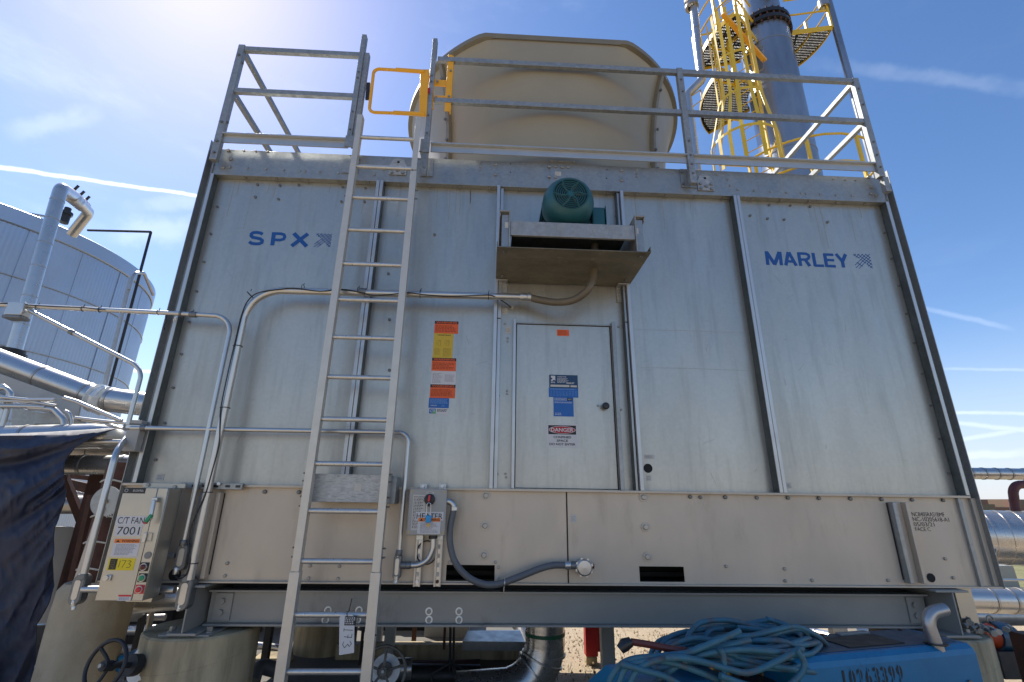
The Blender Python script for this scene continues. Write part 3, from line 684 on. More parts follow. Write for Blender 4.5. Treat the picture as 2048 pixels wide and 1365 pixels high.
# ================================================================== LADDER
L = thing('wall_ladder', 'tall aluminium ladder fixed in front of the casing, rising past the roof edge', 'ladder', (1.54, -.30, .1))
lxL, lxR = 1.283, 1.790
YL = -.30
for x in (lxL, lxR):
    s = 1 if x == lxL else -1
    build(MB().box(x - .031, x + .031, YL - .035, YL - .029, .10, 1.205).box(x + s * .025 - .003 * 1, x + s * .025 + .003, YL - .029, YL + .035, .10, 1.205).box(x - s * .025 - .003, x - s * .025 + .003, YL - .029, YL + .035, .10, 1.205), 'lower_rail', alu, L, .002)
    build(MB().box(x - .026, x + .026, YL - .032, YL - .026, 1.207, 4.27 if x > 1.5 else 4.30).box(x + s * .022 - .002, x + s * .022 + .002, YL - .026, YL + .032, 1.15, 4.28).box(x - s * .022 - .002, x - s * .022 + .002, YL - .026, YL + .032, 1.15, 4.28), 'middle_rail', alu, L, .002)
    build(MB().box(x - .023, x + .023, YL - .034, YL - .029, 4.285 if x > 1.5 else 4.302, 4.835).box(x + s * .02 - .002, x + s * .02 + .002, YL - .029, YL + .030, 4.25, 4.835), 'upper_rail', alu, L, .002)
zr0 = P(640, 838, YL).z
for k in range(-5, 10):
    z = zr0 + .3048 * (k)
    if z < .15 or z > 4.75: continue
    build(MB().tube([(lxL + .018, YL, z), (lxR - .018, YL, z)], .0175, 14), 'rung', alur, L)
for x in (lxL - .03, lxR + .03):
    for z in (.85, 1.29, 1.345, 1.60, 1.66, 1.76, 1.81, 4.02, 4.10, 4.42, 4.50):
        s = -1 if x < 1.5 else 1
        build(MB().cyl((x - s * .006, YL, z), (x + s * .016, YL, z), .006, 6), 'bolt', boltd, L)
for z in (1.2, 2.3, 3.6):
    pass
build(MB().box(1.278, 1.80, -.215, -.052, 1.628, 1.640).box(1.278, 1.80, -.215, -.052, 1.80, 1.812).box(1.278, 1.812, -.228, -.215, 1.626, 1.812), 'standoff_bracket', dull, L, .002)
build(MB().box(1.795, 1.85, -.214, -.205, 1.62, 1.80).box(1.842, 1.85, -.205, -.052, 1.62, 1.80), 'standoff_plate', galv2, L, .002)
fr, ww, hh = fpx(709, 968, 722, 982, -.2285); build(fr.sheet(0, ww, 0, hh, 0, .0006), 'sticker', cream, L)
# walk-through extension
for (ut, vt, ub, vb) in ((725, 72, 703, 292), (871, 83, 852, 300)):
    x = (P(ut, vt, -.16).x + P(ub, vb, -.16).x) / 2; right = ut > 800
    e = build(MB().box(x - .022, x + .022, -.185, -.178, 4.67 if not right else 4.36, 5.95).box(x + .016, x + .022, -.178, -.13, 4.67 if not right else 4.36, 5.95), 'walk_through_rail', railm, L, .002)
    for z in (4.72, 4.80, 5.0, 5.4, 5.47): build(MB().hexbolt((x, -.185, z), (0, -1, 0), .009, .009), 'bolt', boltd, e)
build(MB().box(1.135, 1.262, -.20, -.186, 4.60, 4.72), 'offset_plate', railm, L, .001)
build(MB().box(1.80, 1.882, -.20, -.186, 4.58, 4.72), 'offset_plate', railm, L, .001)
build(MB().prism([(1.80, -.19, 4.58), (1.86, -.19, 4.58), (1.86, -.19, 4.42), (1.84, -.19, 4.42)], (0, .012, 0)), 'gusset', galv2, L)
build(MB().box(1.80, 1.91, -.074, -.063, 4.42, 4.60), 'mounting_plate', galv2, L, .001)
build(MB().box(1.10, 1.24, -.074, -.063, 4.42, 4.60), 'mounting_plate', galv2, L, .001)

# safety gate
SG = thing('safety_gate', 'yellow self-closing safety gate across the top of the ladder', 'gate', (1.6, -.14, 5.25))
yg = -.20
def pz(u, v, Y=yg): return P(u, v, Y)
pts = fillet([pz(848, 144), pz(748, 138), pz(738, 225), pz(848, 229)], [.05, .05, .05, .05], 6)
build(MB().tube(pts, .0145, 12), 'gate_bar', yelo, SG)
a, b = pz(792, 140), pz(848, 144); build(MB().tube([a, b], .0185, 12), 'sleeve', yelo, SG)
a, b = pz(787, 226), pz(848, 229); build(MB().tube([a, b], .0185, 12), 'sleeve', yelo, SG)
def pquad(m, q, Y, th):
    m.prism([P(u, v, Y) for u, v in q], (0, th, 0)); return m
build(pquad(MB(), [(841, 139), (858, 139), (853, 231), (838, 231)], yg, .02), 'hinge_plate', yelo, SG, .002)
build(pquad(MB(), [(857, 150), (869, 152), (866, 218), (854, 218)], yg + .03, .02), 'hinge_plate', yelo, SG, .002)
ya = -.145
build(pquad(MB(), [(868, 159), (896, 161), (895, 173), (867, 171)], ya, .012), 'hinge_arm', yelo, SG, .001)
build(pquad(MB(), [(864, 191), (892, 192), (891, 203), (863, 203)], ya, .012), 'hinge_arm', yelo, SG, .001)
build(pquad(pquad(MB(), [(896, 110), (905, 110), (898, 222), (889, 222)], ya - .012, .01), [(905, 112), (908, 112), (901, 222), (898, 222)], ya - .012, .045), 'mounting_channel', yelo, SG, .001)
for u, v in ((901, 143), (898, 194), (875, 164), (872, 196)): 
    p = P(u, v, ya - .012); build(MB().hexbolt(p, (0, -1, 0), .011, .012), 'bolt', boltm, SG)
build(pquad(MB(), [(856, 176), (860, 176), (859, 186), (855, 186)], yg - .002, .01), 'latch_mark', redp, SG)
build(pquad(MB(), [(733, 165), (740, 165), (737, 198), (730, 198)], yg + .03, .02), 'stop_plate', blkst, SG, .002)

# ================================================================== MOTOR AND ITS BRACKET
YB = -.60
B = thing('motor_bracket', 'galvanized channel bracket with weathered tray holding the teal motor off the casing', 'bracket', (3.07, -.3, 3.41))
zp = 3.418
zt_ = 3.745
xl0, xl1, xr0, xr1 = 2.520, 2.602, 3.553, 3.635
def chan(x0, x1, openl):
    m = MB().box(x0, x1, YB, -.002, zp + .008, zp + .016).box(x0, x1, YB, -.002, zt_ - .012, zt_)
    m.box(*( (x1 - .010, x1) if openl else (x0, x0 + .010)), YB, -.002, zp + .016, zt_ - .012)
    m.box(*( (x0, x0 + .008) if openl else (x1 - .008, x1)), YB + .012, -.002, zt_ - .045, zt_ - .012)
    return m
build(chan(xl0, xl1, True), 'side_channel', dull2, B, .003); build(chan(xr0, xr1, False), 'side_channel', dull2, B, .003)
build(MB().box(xl0 + .018, xl1 - .012, YB + .02, YB + .03, zp + .018, zt_ - .03), 'end_plate', galv2, B, .001)
build(MB().box(xr0 + .012, xr1 - .016, YB + .02, YB + .03, zp + .018, zt_ - .03), 'end_plate', galv2, B, .001)
tray = MB().box(xl0 - .015, xr1 + .02, YB - .012, -.012, zp, zp + .0075).box(xl0 - .015, xl0 - .009, YB - .012, -.012, zp + .0075, zp + .05).box(xr1 + .014, xr1 + .02, YB - .012, -.012, zp + .0075, zp + .05)
tr = mat('tray_weathered', (0.23, 0.205, 0.15), 0.35, 0.55, 0.2, 3, (1, 2, 1), col3=(0.40, 0.34, 0.25), c3=(0.62, 0.75), c3scale=5, rvar=.1, spangle=.1)
build(tray, 'drip_tray', tr, B, .003)
build(MB().box(xl1 + .002, xr0 - .002, YB + .015, YB + .027, 3.540, 3.662).box(xl1 + .002, xr0 - .002, YB + .027, YB + .1, 3.650, 3.661).box(xl1 + .002, xr0 - .002, YB + .027, YB + .04, 3.540, 3.547), 'cross_channel', dull2, B, .002)
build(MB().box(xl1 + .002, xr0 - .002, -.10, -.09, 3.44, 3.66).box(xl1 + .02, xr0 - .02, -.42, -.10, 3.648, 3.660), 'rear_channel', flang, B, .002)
for x in (xl1 + .012, xr0 - .012):
    for z in (3.57, 3.60, 3.64): 
        s = 1 if x < 3 else -1; build(MB().cyl((x - s * .012, YB + .045, z), (x + s * .010, YB + .045, z), .011, 8), 'bolt', boltm, B)
for x in (xl0 + .04, xr1 - .04):
    for y in (YB + .05, -.14): build(MB().hexbolt((x, y, zp), (0, 0, -1), .016, .014), 'bolt', boltd, B)
for x in (xl0 + .045, xr1 - .045): 
    f_ = build(MB().box(x - .045, x + .04, -.018, -.001, 3.27, 3.416).box(x - .045, x + .04, -.09, -.018, 3.404, 3.416), 'foot_clip', dull, B, .002)
    build(MB().hexbolt((x, -.018, 3.31), (0, -1, 0), .014, .014), 'bolt', boltm, f_)
for (u, v) in ((1014, 451), (1274, 463)):
    fr, ww, hh = fpx(u - 4, v - 6, u + 3, v + 5, YB + .0195); build(fr.sheet(0, ww, 0, hh, 0, .0006), 'sticker', cream, B)
MO = thing('electric_motor', 'teal electric motor with round fan grille sitting on the bracket', 'motor', (3.07, -.35, 3.66))
mc = Vector((3.068, 0, 3.925)); rr = .203
c0 = Vector((mc.x, -.36, mc.z))
build(MB().lathe(c0, [(rr, 0), (rr + .004, .03), (rr + .002, .12), (rr - .010, .16), (rr - .030, .195), (.145, .222), (.139, .226), (.137, .218)], 48, (0, -1, 0)), 'fan_cowl', teal, MO)
gm = MB(); yg0 = c0.y - .226
for k in range(7):
    r = .030 + k * .0170
    pts = [(c0.x + r * math.cos(a), yg0 + .002, c0.z + r * math.sin(a)) for a in [2 * math.pi * i / 48 for i in range(48)]]
    gm.tube(pts, .0042, 6, True)
for s in range(6):
    pts = [(c0.x + r * math.cos(s * math.pi / 3 + 1.2 + math.sin(r * 38) * .16), yg0 - .001, c0.z + r * math.sin(s * math.pi / 3 + 1.2 + math.sin(r * 38) * .16)) for r in [.02 + .0118 * i for i in range(11)]]
    gm.tube(pts, .0045, 6)
gm.cyl((c0.x, yg0 - .002, c0.z), (c0.x, yg0 + .004, c0.z), .024, 18)
gr = build(gm, 'fan_grille', teal, MO)
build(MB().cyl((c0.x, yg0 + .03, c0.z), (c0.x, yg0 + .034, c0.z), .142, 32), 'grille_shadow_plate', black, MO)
fb = MB()
for k in range(6):
    a = k * math.pi / 3; u_ = Vector((math.cos(a), 0, math.sin(a))); c_ = Vector((c0.x, yg0 + .016, c0.z))
    fb.obox(c_ + u_ * .03 + Vector((0, -.006, 0)), u_ * .09, Vector((0, .012, 0)), Vector((-math.sin(a), 0, math.cos(a))) * .010)
build(fb, 'fan_blades', brass, MO)
mb = MB().cyl((mc.x, -.365, mc.z), (mc.x, -.02, mc.z), rr - .022, 40)
for k in range(28):
    a = 2 * math.pi * k / 28
    if abs(math.sin(a) + 1) < .25: continue
    u_ = Vector((math.cos(a), 0, math.sin(a))); t_ = Vector((-math.sin(a), 0, math.cos(a)))
    mb.obox(Vector((mc.x, -.34, mc.z)) + u_ * (rr - .03) - t_ * .003, u_ * .032, t_ * .006, Vector((0, .28, 0)))
build(mb, 'motor_body', teal, MO)
for s in (-1, 1):
    build(MB().box(mc.x + s * .13 - .045, mc.x + s * .13 + .045, -.40, -.10, 3.664, 3.682).prism([(mc.x + s * .10, -.38, 3.68), (mc.x + s * .15, -.38, 3.68), (mc.x + s * .13, -.38, 3.80), (mc.x + s * .09, -.38, 3.80)], (0, .02, 0)), 'mounting_foot', teal, MO, .002)
jb = build(MB().box(mc.x + .215, mc.x + .325, -.36, -.16, 3.75, 3.97), 'junction_box', teal, MO, .012, seg=3)
build(MB().box(mc.x + .326, mc.x + .331, -.37, -.15, 3.74, 3.98), 'box_lid', teal, jb, .003)
build(MB().box(mc.x + .15, mc.x + .216, -.30, -.2, 3.80, 3.88), 'box_neck', teal, jb)
build(MB().cyl((mc.x + .235, -.30, 3.70), (mc.x + .235, -.30, 3.74), .02, 14), 'cable_gland', washer, MO)

# ================================================================== CONDUITS ON THE CASING
def conduit(name, label, pts, r, rad, ma=cond, group=None, cat='conduit', n=12):
    t = thing(name, label, cat, tuple(pts[len(pts) // 2]), group)
    path = fillet(pts, rad, 8) if rad else pts
    build(MB().tube(path, r, n), 'pipe', ma, t, smooth=60); return t
def coupling(t, p, q, r, nm='coupling', ma=fitm):
    p, q = Vector(p), Vector(q); d = (q - p); l = d.length; d.normalize()
    m = MB().tube([p, p + d * l * .08, p + d * l * .92, q], [r * .92, r, r, r * .92], 14)
    return build(m, nm, ma, t)
def cbody(t, uc, vc, Y, w=.034, h=.085, tilt=0.0, nm='conduit_body', depth=.05, horiz=False):
    c = P(uc, vc, Y); u = Vector((math.cos(tilt), 0, math.sin(tilt))); v = Vector((-math.sin(tilt), 0, math.cos(tilt)))
    if horiz: u, v = v, u
    def oval(a, b, n=10):
        o = []
        for k in range(n + 1): an = math.pi * k / n; o.append(c + u * a * math.cos(an) + v * ((b - a) + a * math.sin(an)))
        for k in range(n + 1): an = math.pi + math.pi * k / n; o.append(c + u * a * math.cos(an) + v * (-(b - a) + a * math.sin(an)))
        return o
    b = build(MB().prism(oval(w, h), (0, depth, 0)), nm, fitm, t, .004)
    build(MB().prism([p + Vector((0, -.005, 0)) for p in oval(w * .92, h * .96)], (0, .0045, 0)), 'cover', fitm, b, .0015)
    build(MB().prism([p + Vector((0, -.0075, 0)) for p in oval(w * .5, h * .66)], (0, .002, 0)), 'cover_panel', cond, b, .001)
    for s in (-1, 1):
        q = c + v * (h * .84 * s) + Vector((0, -.005, 0)); build(MB().cyl(q, q + Vector((0, -.004, 0)), .005, 8), 'screw', washer, b)
    return b
def cable_tie(par, c, d, r):
    c, d = Vector(c), Vector(d).normalized(); u = d.orthogonal().normalized(); w = d.cross(u)
    pts = [c + (u * math.cos(a) + w * math.sin(a)) * (r + .002) for a in [2 * math.pi * i / 16 for i in range(16)]]
    build(MB().tube(pts, .0026, 5, True).bar(c + Z1 * (r + .0), c + Z1 * (r + .018) + X1 * .004, .004, .003, Y1), 'cable_tie', black, par)

Yc = -.15
# 1: from the left, over the junction box, bending down beside the corner post
C1 = conduit('metal_conduit', 'thin conduit coming from the left at mid height and bending down by the corner post', [P(-60, 607, Yc), P(385, 629, Yc), P(466, 634, Yc), P(367, 1089, Yc)], .0175, .13, group='steel conduits on the casing')
coupling(C1, P(380, 629, Yc), P(394, 630, Yc), .024); coupling(C1, P(361, 627.5, Yc), P(364, 628, Yc), .026)
cbody(C1, 362, 1115, Yc, .036, .085, 0, depth=.05); coupling(C1, P(368, 1080, Yc), P(366, 1092, Yc), .024)
coupling(C1, P(350, 1112, Yc + .02), P(314, 1112, Yc + .02), .018, 'nipple', cond); coupling(C1, P(333, 1112, Yc + .02), P(325, 1112, Yc + .02), .026)
coupling(C1, P(353, 1135, Yc), P(351, 1149, Yc), .018, 'nipple', cond)
jb1 = build(MB().box(P(25, 610, Yc).x, P(59, 610, Yc).x, Yc - .04, Yc + .04, P(42, 634, Yc).z, P(42, 608, Yc).z), 'junction_box', cond, C1, .006)
build(MB().box(P(24, 610, Yc).x, P(60, 610, Yc).x, Yc - .045, Yc + .045, P(42, 640, Yc).z, P(42, 634.5, Yc).z), 'lid', fitm, jb1, .004)
for u, v in ((75, 616), (166, 619), (200, 621), (317, 626), (385, 629)):
    cable_tie(C1, P(u, v - 1, Yc), X1, .018)
single(MB().tube(spline([P(-50, 608, Yc - .02), P(30, 607, Yc - .02), P(66, 611, Yc - .02), P(120, 614, Yc - .02), P(165, 615, Yc - .02), P(195, 619, Yc - .02), P(210, 620, Yc - .02)], 5), .0045, 6), 'black_cable', black,
       'short black cable tied along the thin conduit in front of the storage tank', 'cable')
cs = spline([P(331, 632, -.11), P(333, 642, -.11), P(328, 652, -.11), P(329, 660, -.11)], 6)
single(MB().tube(cs, .004, 6), 'dangling_cable', black, 'small black cable end dangling from the conduit at the left tower edge', 'cable')
# 2: diagonal to the elbow at the corner, then across behind the ladder and down
C2 = conduit('diagonal_conduit', 'slanting thin conduit running from the junction box down to the oval corner fitting', [P(60, 622, Yc), P(268, 728, Yc), P(284, 745, Yc), P(256, 850, Yc)], .0155, .12, group='steel conduits on the casing')
coupling(C2, P(140, 663, Yc), P(148, 667, Yc), .021)
C3 = conduit('cross_conduit', 'thin conduit crossing low behind the ladder and bending down left of the heater switch', [P(262, 856, Yc), P(784, 865, Yc), P(818, 867, Yc), P(798, 1104, Yc)], .0165, .14, group='steel conduits on the casing')
cbody(C3, 267, 854, Yc, .026, .078, 0, horiz=True); coupling(C3, P(282, 856, Yc), P(292, 856, Yc), .022)
coupling(C3, P(799, 1100, Yc), P(797, 1112, Yc), .023); cbody(C3, 794, 1134, Yc, .026, .08, 0)
coupling(C3, P(793, 1152, Yc), P(792, 1160, Yc), .02, 'nipple', cond); coupling(C3, P(792, 1160, Yc), P(791, 1168, Yc), .013, 'plug', washer)
coupling(C3, P(801, 1131, Yc), P(812, 1131, Yc), .024)
# 3: the large conduit
Yd = -.16
C4 = conduit('large_conduit', 'thick bright conduit rising beside the control enclosure and crossing behind the ladder', [P(379, 1160, Yd), P(499, 580, Yd), P(1058, 595, Yd)], .0275, .24, group='steel conduits on the casing')
coupling(C4, P(718, 584, Yd), P(733, 585, Yd), .033); coupling(C4, P(1040, 594, Yd), P(1054, 595, Yd), .036, ma=cond); coupling(C4, P(1054, 595, Yd), P(1062, 595.5, Yd), .040, 'locknut', cond)
coupling(C4, P(374, 1150, Yd), P(371, 1164, Yd), .034); cbody(C4, 367, 1188, Yd - .01, .042, .10, 0, depth=.07)
coupling(C4, P(350, 1180, Yd + .03), P(316, 1180, Yd + .03), .026, 'nipple', cond); coupling(C4, P(318, 1180, Yd + .03), P(308, 1180, Yd + .03), .038)
coupling(C4, P(361, 1208, Yd), P(358, 1222, Yd), .016, 'nipple', washer)
fx = spline([P(1058, 595, Yd), P(1082, 601, Yd - .02), P(1112, 605, Yd - .05), P(1142, 602, Yd - .10), P(1165, 590, Yd - .14), P(1180, 572, Yd - .17), P(1188, 540, -.30), P(1190, 470, -.30)], 8)
single(MB().tube(fx, .030, 14), 'flexible_conduit', flext, 'brown flexible conduit curving up from the thick conduit end behind the motor tray', 'flexible conduit')
# black cable following the large conduit
off = -.032
bc = [(440, 1000), (470, 1000)]
kpts = [P(350, 1152, Yd + off), P(358, 1158, Yd + off), P(372, 1150, Yd + off), P(379, 1125, Yd + off), P(377, 1090, Yd + off), P(382, 1055, Yd + off), P(397, 1020, Yd + off), P(412, 985, Yd + off), P(425, 940, Yd + off), P(438, 890, Yd + off), P(440, 850, Yd + off), P(442, 815, Yd + off), P(455, 750, Yd + off), P(470, 685, Yd + off), P(485, 625, Yd + off), P(499, 598, Yd + off), P(520, 585, Yd + off), P(560, 579, Yd + off), P(590, 577, Yd + off), P(640, 583, Yd + off), P(680, 579, Yd + off), P(716, 584, Yd + off), P(745, 591, Yd + off), P(775, 590, Yd + off), P(815, 586, Yd + off), P(850, 590, Yd + off), P(900, 593, Yd + off), P(960, 591, Yd + off), P(985, 592, Yd + off), P(1010, 606, -.10), P(1023, 616, -.006)]
BC = thing('sensor_cable', 'thin black cable tied along the thick conduit and entering the casing under the motor', 'cable', tuple(kpts[0]))
build(MB().tube(spline(kpts, 5), .0048, 6), 'cable', black, BC, smooth=60)
build(MB().cyl(P(1024, 616, -.001), P(1024, 616, -.012), .014, 10), 'cable_entry', boltm, BC)
for u, v, d in ((500, 590, (1, 0, 1)), (606, 578, X1), (717, 583, X1), (841, 588, X1), (977, 592, X1), (458, 748 - 55, Z1), (440, 816, Z1), (405, 985, Z1), (375, 1127, Z1)):
    if d is Z1 or d == Z1: 
        # centre of the vertical run at this height
        u = 379 + (1160 - v) * .2069
    cable_tie(BC, P(u, v, Yd), Vector(d), .031)
# 4: leftmost conduit down to the control enclosure
Ye = -.28
C5 = conduit('left_drop_conduit', 'leftmost conduit curving out from the corner, dropping to a fitting left of the enclosure', [P(268, 868, -.02), P(252, 876, -.12), P(232, 905, Ye), P(166, 1155, Ye)], .020, .12, group='steel conduits on the casing')
coupling(C5, P(167, 1148, Ye), P(164, 1160, Ye), .027); cbody(C5, 153, 1180, Ye - .01, .036, .088, 0, depth=.06)
coupling(C5, P(165, 1179, Ye), P(200, 1179, Ye), .020, 'nipple', cond); coupling(C5, P(150, 1200, Ye), P(148, 1212, Ye), .017, 'nipple', cond); coupling(C5, P(148, 1212, Ye), P(147, 1220, Ye), .012, 'plug', washer)
bx0 = P(262, 870, -.10)
single(MB().box(bx0.x, bx0.x + .09, -.155, -.09, bx0.z - .12, bx0.z + .10), 'small_enclosure', bgrey, 'small grey box at the tower corner under the oval conduit fitting', 'box', bevel=.004)
# strut across the basin top holding two conduits
sp = MB().box(.335, .76, -.118, -.112, 1.70, 1.742).box(.335, .76, -.112, -.083, 1.736, 1.742).box(.335, .76, -.112, -.083, 1.70, 1.706)
ST = thing('strut_channel', 'dark slotted strut channel clamping two conduits at the top edge of the basin', 'strut', (.55, -.1, 1.70))
build(sp, 'channel', galv2, ST, .002)
for x in (.43, .50, .58, .66, .73): build(MB().box(x - .016, x + .016, -.1195, -.1185, 1.713, 1.729), 'slot', black, ST)
for u in (400, 422, 439):
    p = P(u, 968, -.125); build(MB().hexbolt(p, (0, -1, 0), .012, .016), 'bolt', washer, ST)

# ================================================================== CONTROL ENCLOSURE
CE = thing('control_enclosure', 'stainless fan control enclosure with warning stickers and push buttons, left of the ladder', 'control box', (.27, -.28, 1.04))
ex0, ex1, ey0, ey1, ez0, ez1 = .125, .405, -.355, -.20, 1.042, 1.699
build(MB().box(ex0, ex1, ey0 + .012, ey1, ez0, ez1), 'case', stain2, CE, .004)
spx = P(262, 1203, ey0).x
dr = build(MB().box(ex0, spx - .001, ey0, ey0 + .0115, ez0, ez1), 'door', stain2, CE, .003)
build(MB().box(spx + .002, ex1, ey0, ey0 + .0115, ez0, ez1), 'control_panel', stain2, CE, .003)
build(MB().box(ex0 + .02, ex1 + .02, -.215, -.19, ez1 + .001, ez1 + .035), 'mounting_lug', stain2, CE, .003)
build(MB().box(ex0 + .10, ex1 - .02, -.23, -.10, ez0 - .03, ez0 - .001), 'mounting_lug', stain2, CE, .003)
build(MB().box(ex0 + .04, ex1 - .04, -.199, -.13, 1.12, 1.62), 'mounting_frame', galv2, CE)
for u, v in ((297, 970), (350, 974)): build(MB().hexbolt(P(u, v, -.215), (0, -1, 0), .012, .01), 'bolt', boltm, CE)
YE = ey0 - .0002
def sg(u0, v0, u1, v1, Y=None): return fpx(u0, v0, u1, v1, YE if Y is None else Y)
def sticker(par, nm, px, ma, Y=None):
    fr, w, h = sg(*px, Y=Y); o = build(fr.sheet(0, w, 0, h, 0, .0012), nm, ma, par); return fr, w, h, o
fr, w, h, o = sticker(CE, 'name_strip', (247, 976, 291, 987), black)
build(fr.text('EE CONTROL', w * .45, w * .93, h * .3, h * .68, .0018, .01), 'lettering', white, o); build(fr.stroke(arcpts(w * .14, h * .5, h * .28, h * .28, 0, 360, 14), .002, .001, .002), 'roundel', white, o)
fr, w, h, o = sticker(CE, 'name_label', (232, 1032, 291, 1051), white)
build(fr.text('C/T FAN', w * .07, w * .97, h * .18, h * .85, .0018), 'lettering', ink, o)
fr, w, h, o = sticker(CE, 'number_label', (230, 1052, 283, 1072), white)
build(fr.text('7001', w * .09, w * .93, h * .12, h * .9, .0018), 'lettering', ink, o)
def warnlabel(px, Y=None, par=CE, txt='WARNING'):
    fr, w, h, o = sticker(par, 'warning_label', px, white, Y)
    b = fr.sheet(w * .02, w * .98, h * .76, h * .99, .0012, .002); hb = build(b, 'header', orange2, o)
    build(fr.text(txt, w * .30, w * .95, h * .80, h * .95, .0026, .012), 'lettering', ink, o)
    tri = MB().prism([fr.pt(w * .08, h * .80, .0026), fr.pt(w * .23, h * .80, .0026), fr.pt(w * .155, h * .95, .0026)], fr.n * -.0005); build(tri, 'alert_triangle', ink, o)
    lm = fr.lines(w * .12, w * .92, h * .06, h * .70, 9, .0018, .42, .35); build(lm, 'small_print', inkf, o); return o
warnlabel((225, 1078, 278, 1113))
fr, w, h, o = sticker(CE, 'asset_label', (216, 1117, 269, 1141), ylab2)
build(fr.sheet(w * .06, w * .33, h * .06, h * .95, .0012, .0018), 'black_field', ink, o)
build(fr.lines(w * .10, w * .29, h * .12, h * .86, 5, .0022, .5, .2), 'small_print', inky, o)
hw = MB(); fr.stroke([(w * .44, h * .82), (w * .42, h * .25)], .0022, .0013, .0022, hw)
fr.stroke([(w * .50, h * .80), (w * .66, h * .82), (w * .56, h * .22)], .0022, .0013, .0022, hw)
fr.stroke([(w * .72, h * .76), (w * .80, h * .82), (w * .86, h * .72), (w * .78, h * .56), (w * .87, h * .44), (w * .84, h * .26), (w * .72, h * .24)], .0022, .0013, .0022, hw); build(hw, 'handwriting', ink, o)
fr, w, h, o = sticker(CE, 'small_label', (236, 1190, 262, 1202), white); build(fr.sheet(0, w, h * .7, h, .0012, .0018), 'header', redb, o); build(fr.lines(w * .1, w * .9, h * .1, h * .6, 3), 'small_print', inkf, o)
p = P(215, 1156, ey0); dl = build(MB().cyl(p, p + Vector((0, -.02, 0)), .016, 18), 'door_lock', cond, CE); build(MB().box(p.x - .008, p.x + .026, ey0 - .012, ey0 - .001, p.z - .016, p.z + .016), 'lock_plate', cond, dl, .002)
for u, v, ma, sq in ((296, 1111, fitm, None), (289, 1134, maroon, black), (286, 1156, grnb, black), (280, 1179, redb, redb)):
    p = P(u, v, ey0); 
    if sq: build(MB().box(p.x - .028, p.x + .026, ey0 - .003, ey0 - .0005, p.z - .025, p.z + .025), 'legend_plate', sq, CE, .001)
    b = build(MB().cyl(p + Vector((0, -.003, 0)), p + Vector((0, -.014 if sq else -.004, 0)), .021, 24), 'button_ring', cond if sq else fitm, CE)
    if sq: build(MB().lathe(p + Vector((0, -.014, 0)), [(.016, 0), (.016, .006), (.012, .009), (.0005, .010)], 20, (0, -1, 0)), 'push_button', ma, b)
# disconnect handle and hasp on the panel
p = P(303, 1000, ey0); q = P(300, 1040, ey0)
hn = build(MB().bar(P(309, 1000, ey0 - .035), P(300, 1040, ey0 - .05), .022, .018, Y1), 'switch_lever', cond, CE, .004)
build(MB().bar(P(309, 1000, ey0 - .035), P(309, 1000, ey0 - .0005), .03, .03), 'lever_pivot', cond, hn, .003)
build(MB().bar(P(304, 1030, ey0 - .055), P(291, 1045, ey0 - .06), .022, .020, Y1), 'lever_grip', grnb, hn, .005)
build(MB().bar(P(291, 1045, ey0 - .0605), P(290, 1048, ey0 - .0605), .022, .019, Y1), 'lever_grip_end', redb, hn, .003)
build(MB().box(P(287, 1075, ey0).x, P(294, 1075, ey0).x, ey0 - .012, ey0 - .0005, P(290, 1085, ey0).z, P(290, 1066, ey0).z), 'latch', cond, CE, .002)
build(MB().tube([P(296, 1067, ey0 - .006), P(304, 1067, ey0 - .006), P(301, 1083, ey0 - .006), P(293, 1083, ey0 - .006)], .003, 6), 'hasp', cond, CE)

# ================================================================== HEATER SWITCH
YH = -.215
fr0, w0, h0 = fpx(816, 978, 892, 1071, YH)
HS = thing('heater_disconnect', 'grey heater disconnect switch box with orange warning label and blue padlock', 'switch box', (fr0.o.x + w0 / 2, YH, fr0.o.z))
hx0, hx1, hz0, hz1 = fr0.o.x, fr0.o.x + w0, fr0.o.z, fr0.o.z + h0
build(MB().box(hx0 + .008, hx1 - .008, YH + .016, -.11, hz0 + .008, hz1 - .008), 'case', bgrey, HS, .008)
build(MB().box(hx0, hx1, YH, YH + .015, hz0, hz1), 'cover', bgrey, HS, .005)
for x in (hx0 + .018, hx1 - .018):
    for z in (hz0 + .018, hz1 - .018): build(MB().cyl((x, YH, z), (x, YH - .004, z), .006, 8), 'screw', brass, HS)
fr, w, h, o = sticker(HS, 'data_label', (824, 990, 850, 1061), cream, YH - .0002)
build(fr.lines(w * .08, w * .92, h * .05, h * .97, 22, .0014, .45, .3), 'small_print', ink, o)
fr, w, h, o = sticker(HS, 'name_label', (831, 1024, 887, 1041), white, YH - .0016); build(fr.text('HEATER', w * .04, w * .97, h * .18, h * .82, .0018, .004), 'lettering', ink, o)
o = warnlabel((835, 1036, 881, 1068), YH - .0032, HS)
fr, w, h, o = sticker(HS, 'top_label', (853, 984, 868, 988), cream, YH - .0002); build(fr.lines(w * .08, w * .92, h * .1, h * .9, 1), 'small_print', ink, o)
p = P(859.5, 999.5, YH)
kn = build(MB().lathe(p, [(.037, 0), (.037, .012), (.030, .016), (.001, .016)], 28, (0, -1, 0)), 'rotary_switch', black, HS)
build(MB().bar((p.x, YH - .022, p.z + .026), (p.x - .006, YH - .022, p.z - .045), .020, .014, Y1), 'switch_handle', black, kn, .003)
build(MB().bar((p.x + .001, YH - .032, p.z + .028), (p.x - .003, YH - .032, p.z - .014), .015, .006, Y1), 'switch_grip', redb, kn, .002)
YK = YH - .042
PL = thing('padlock', 'small blue padlock with long shackle and brass key hanging on the heater switch', 'padlock', tuple(P(857, 1046, YK)))
a, b, c, d = P(853, 1032, YK), P(854, 1006, YK), P(862, 1006, YK), P(861, 1032, YK)
build(MB().tube(fillet([a, b, c, d], .015, 5), .0032, 8), 'shackle', cond, PL)
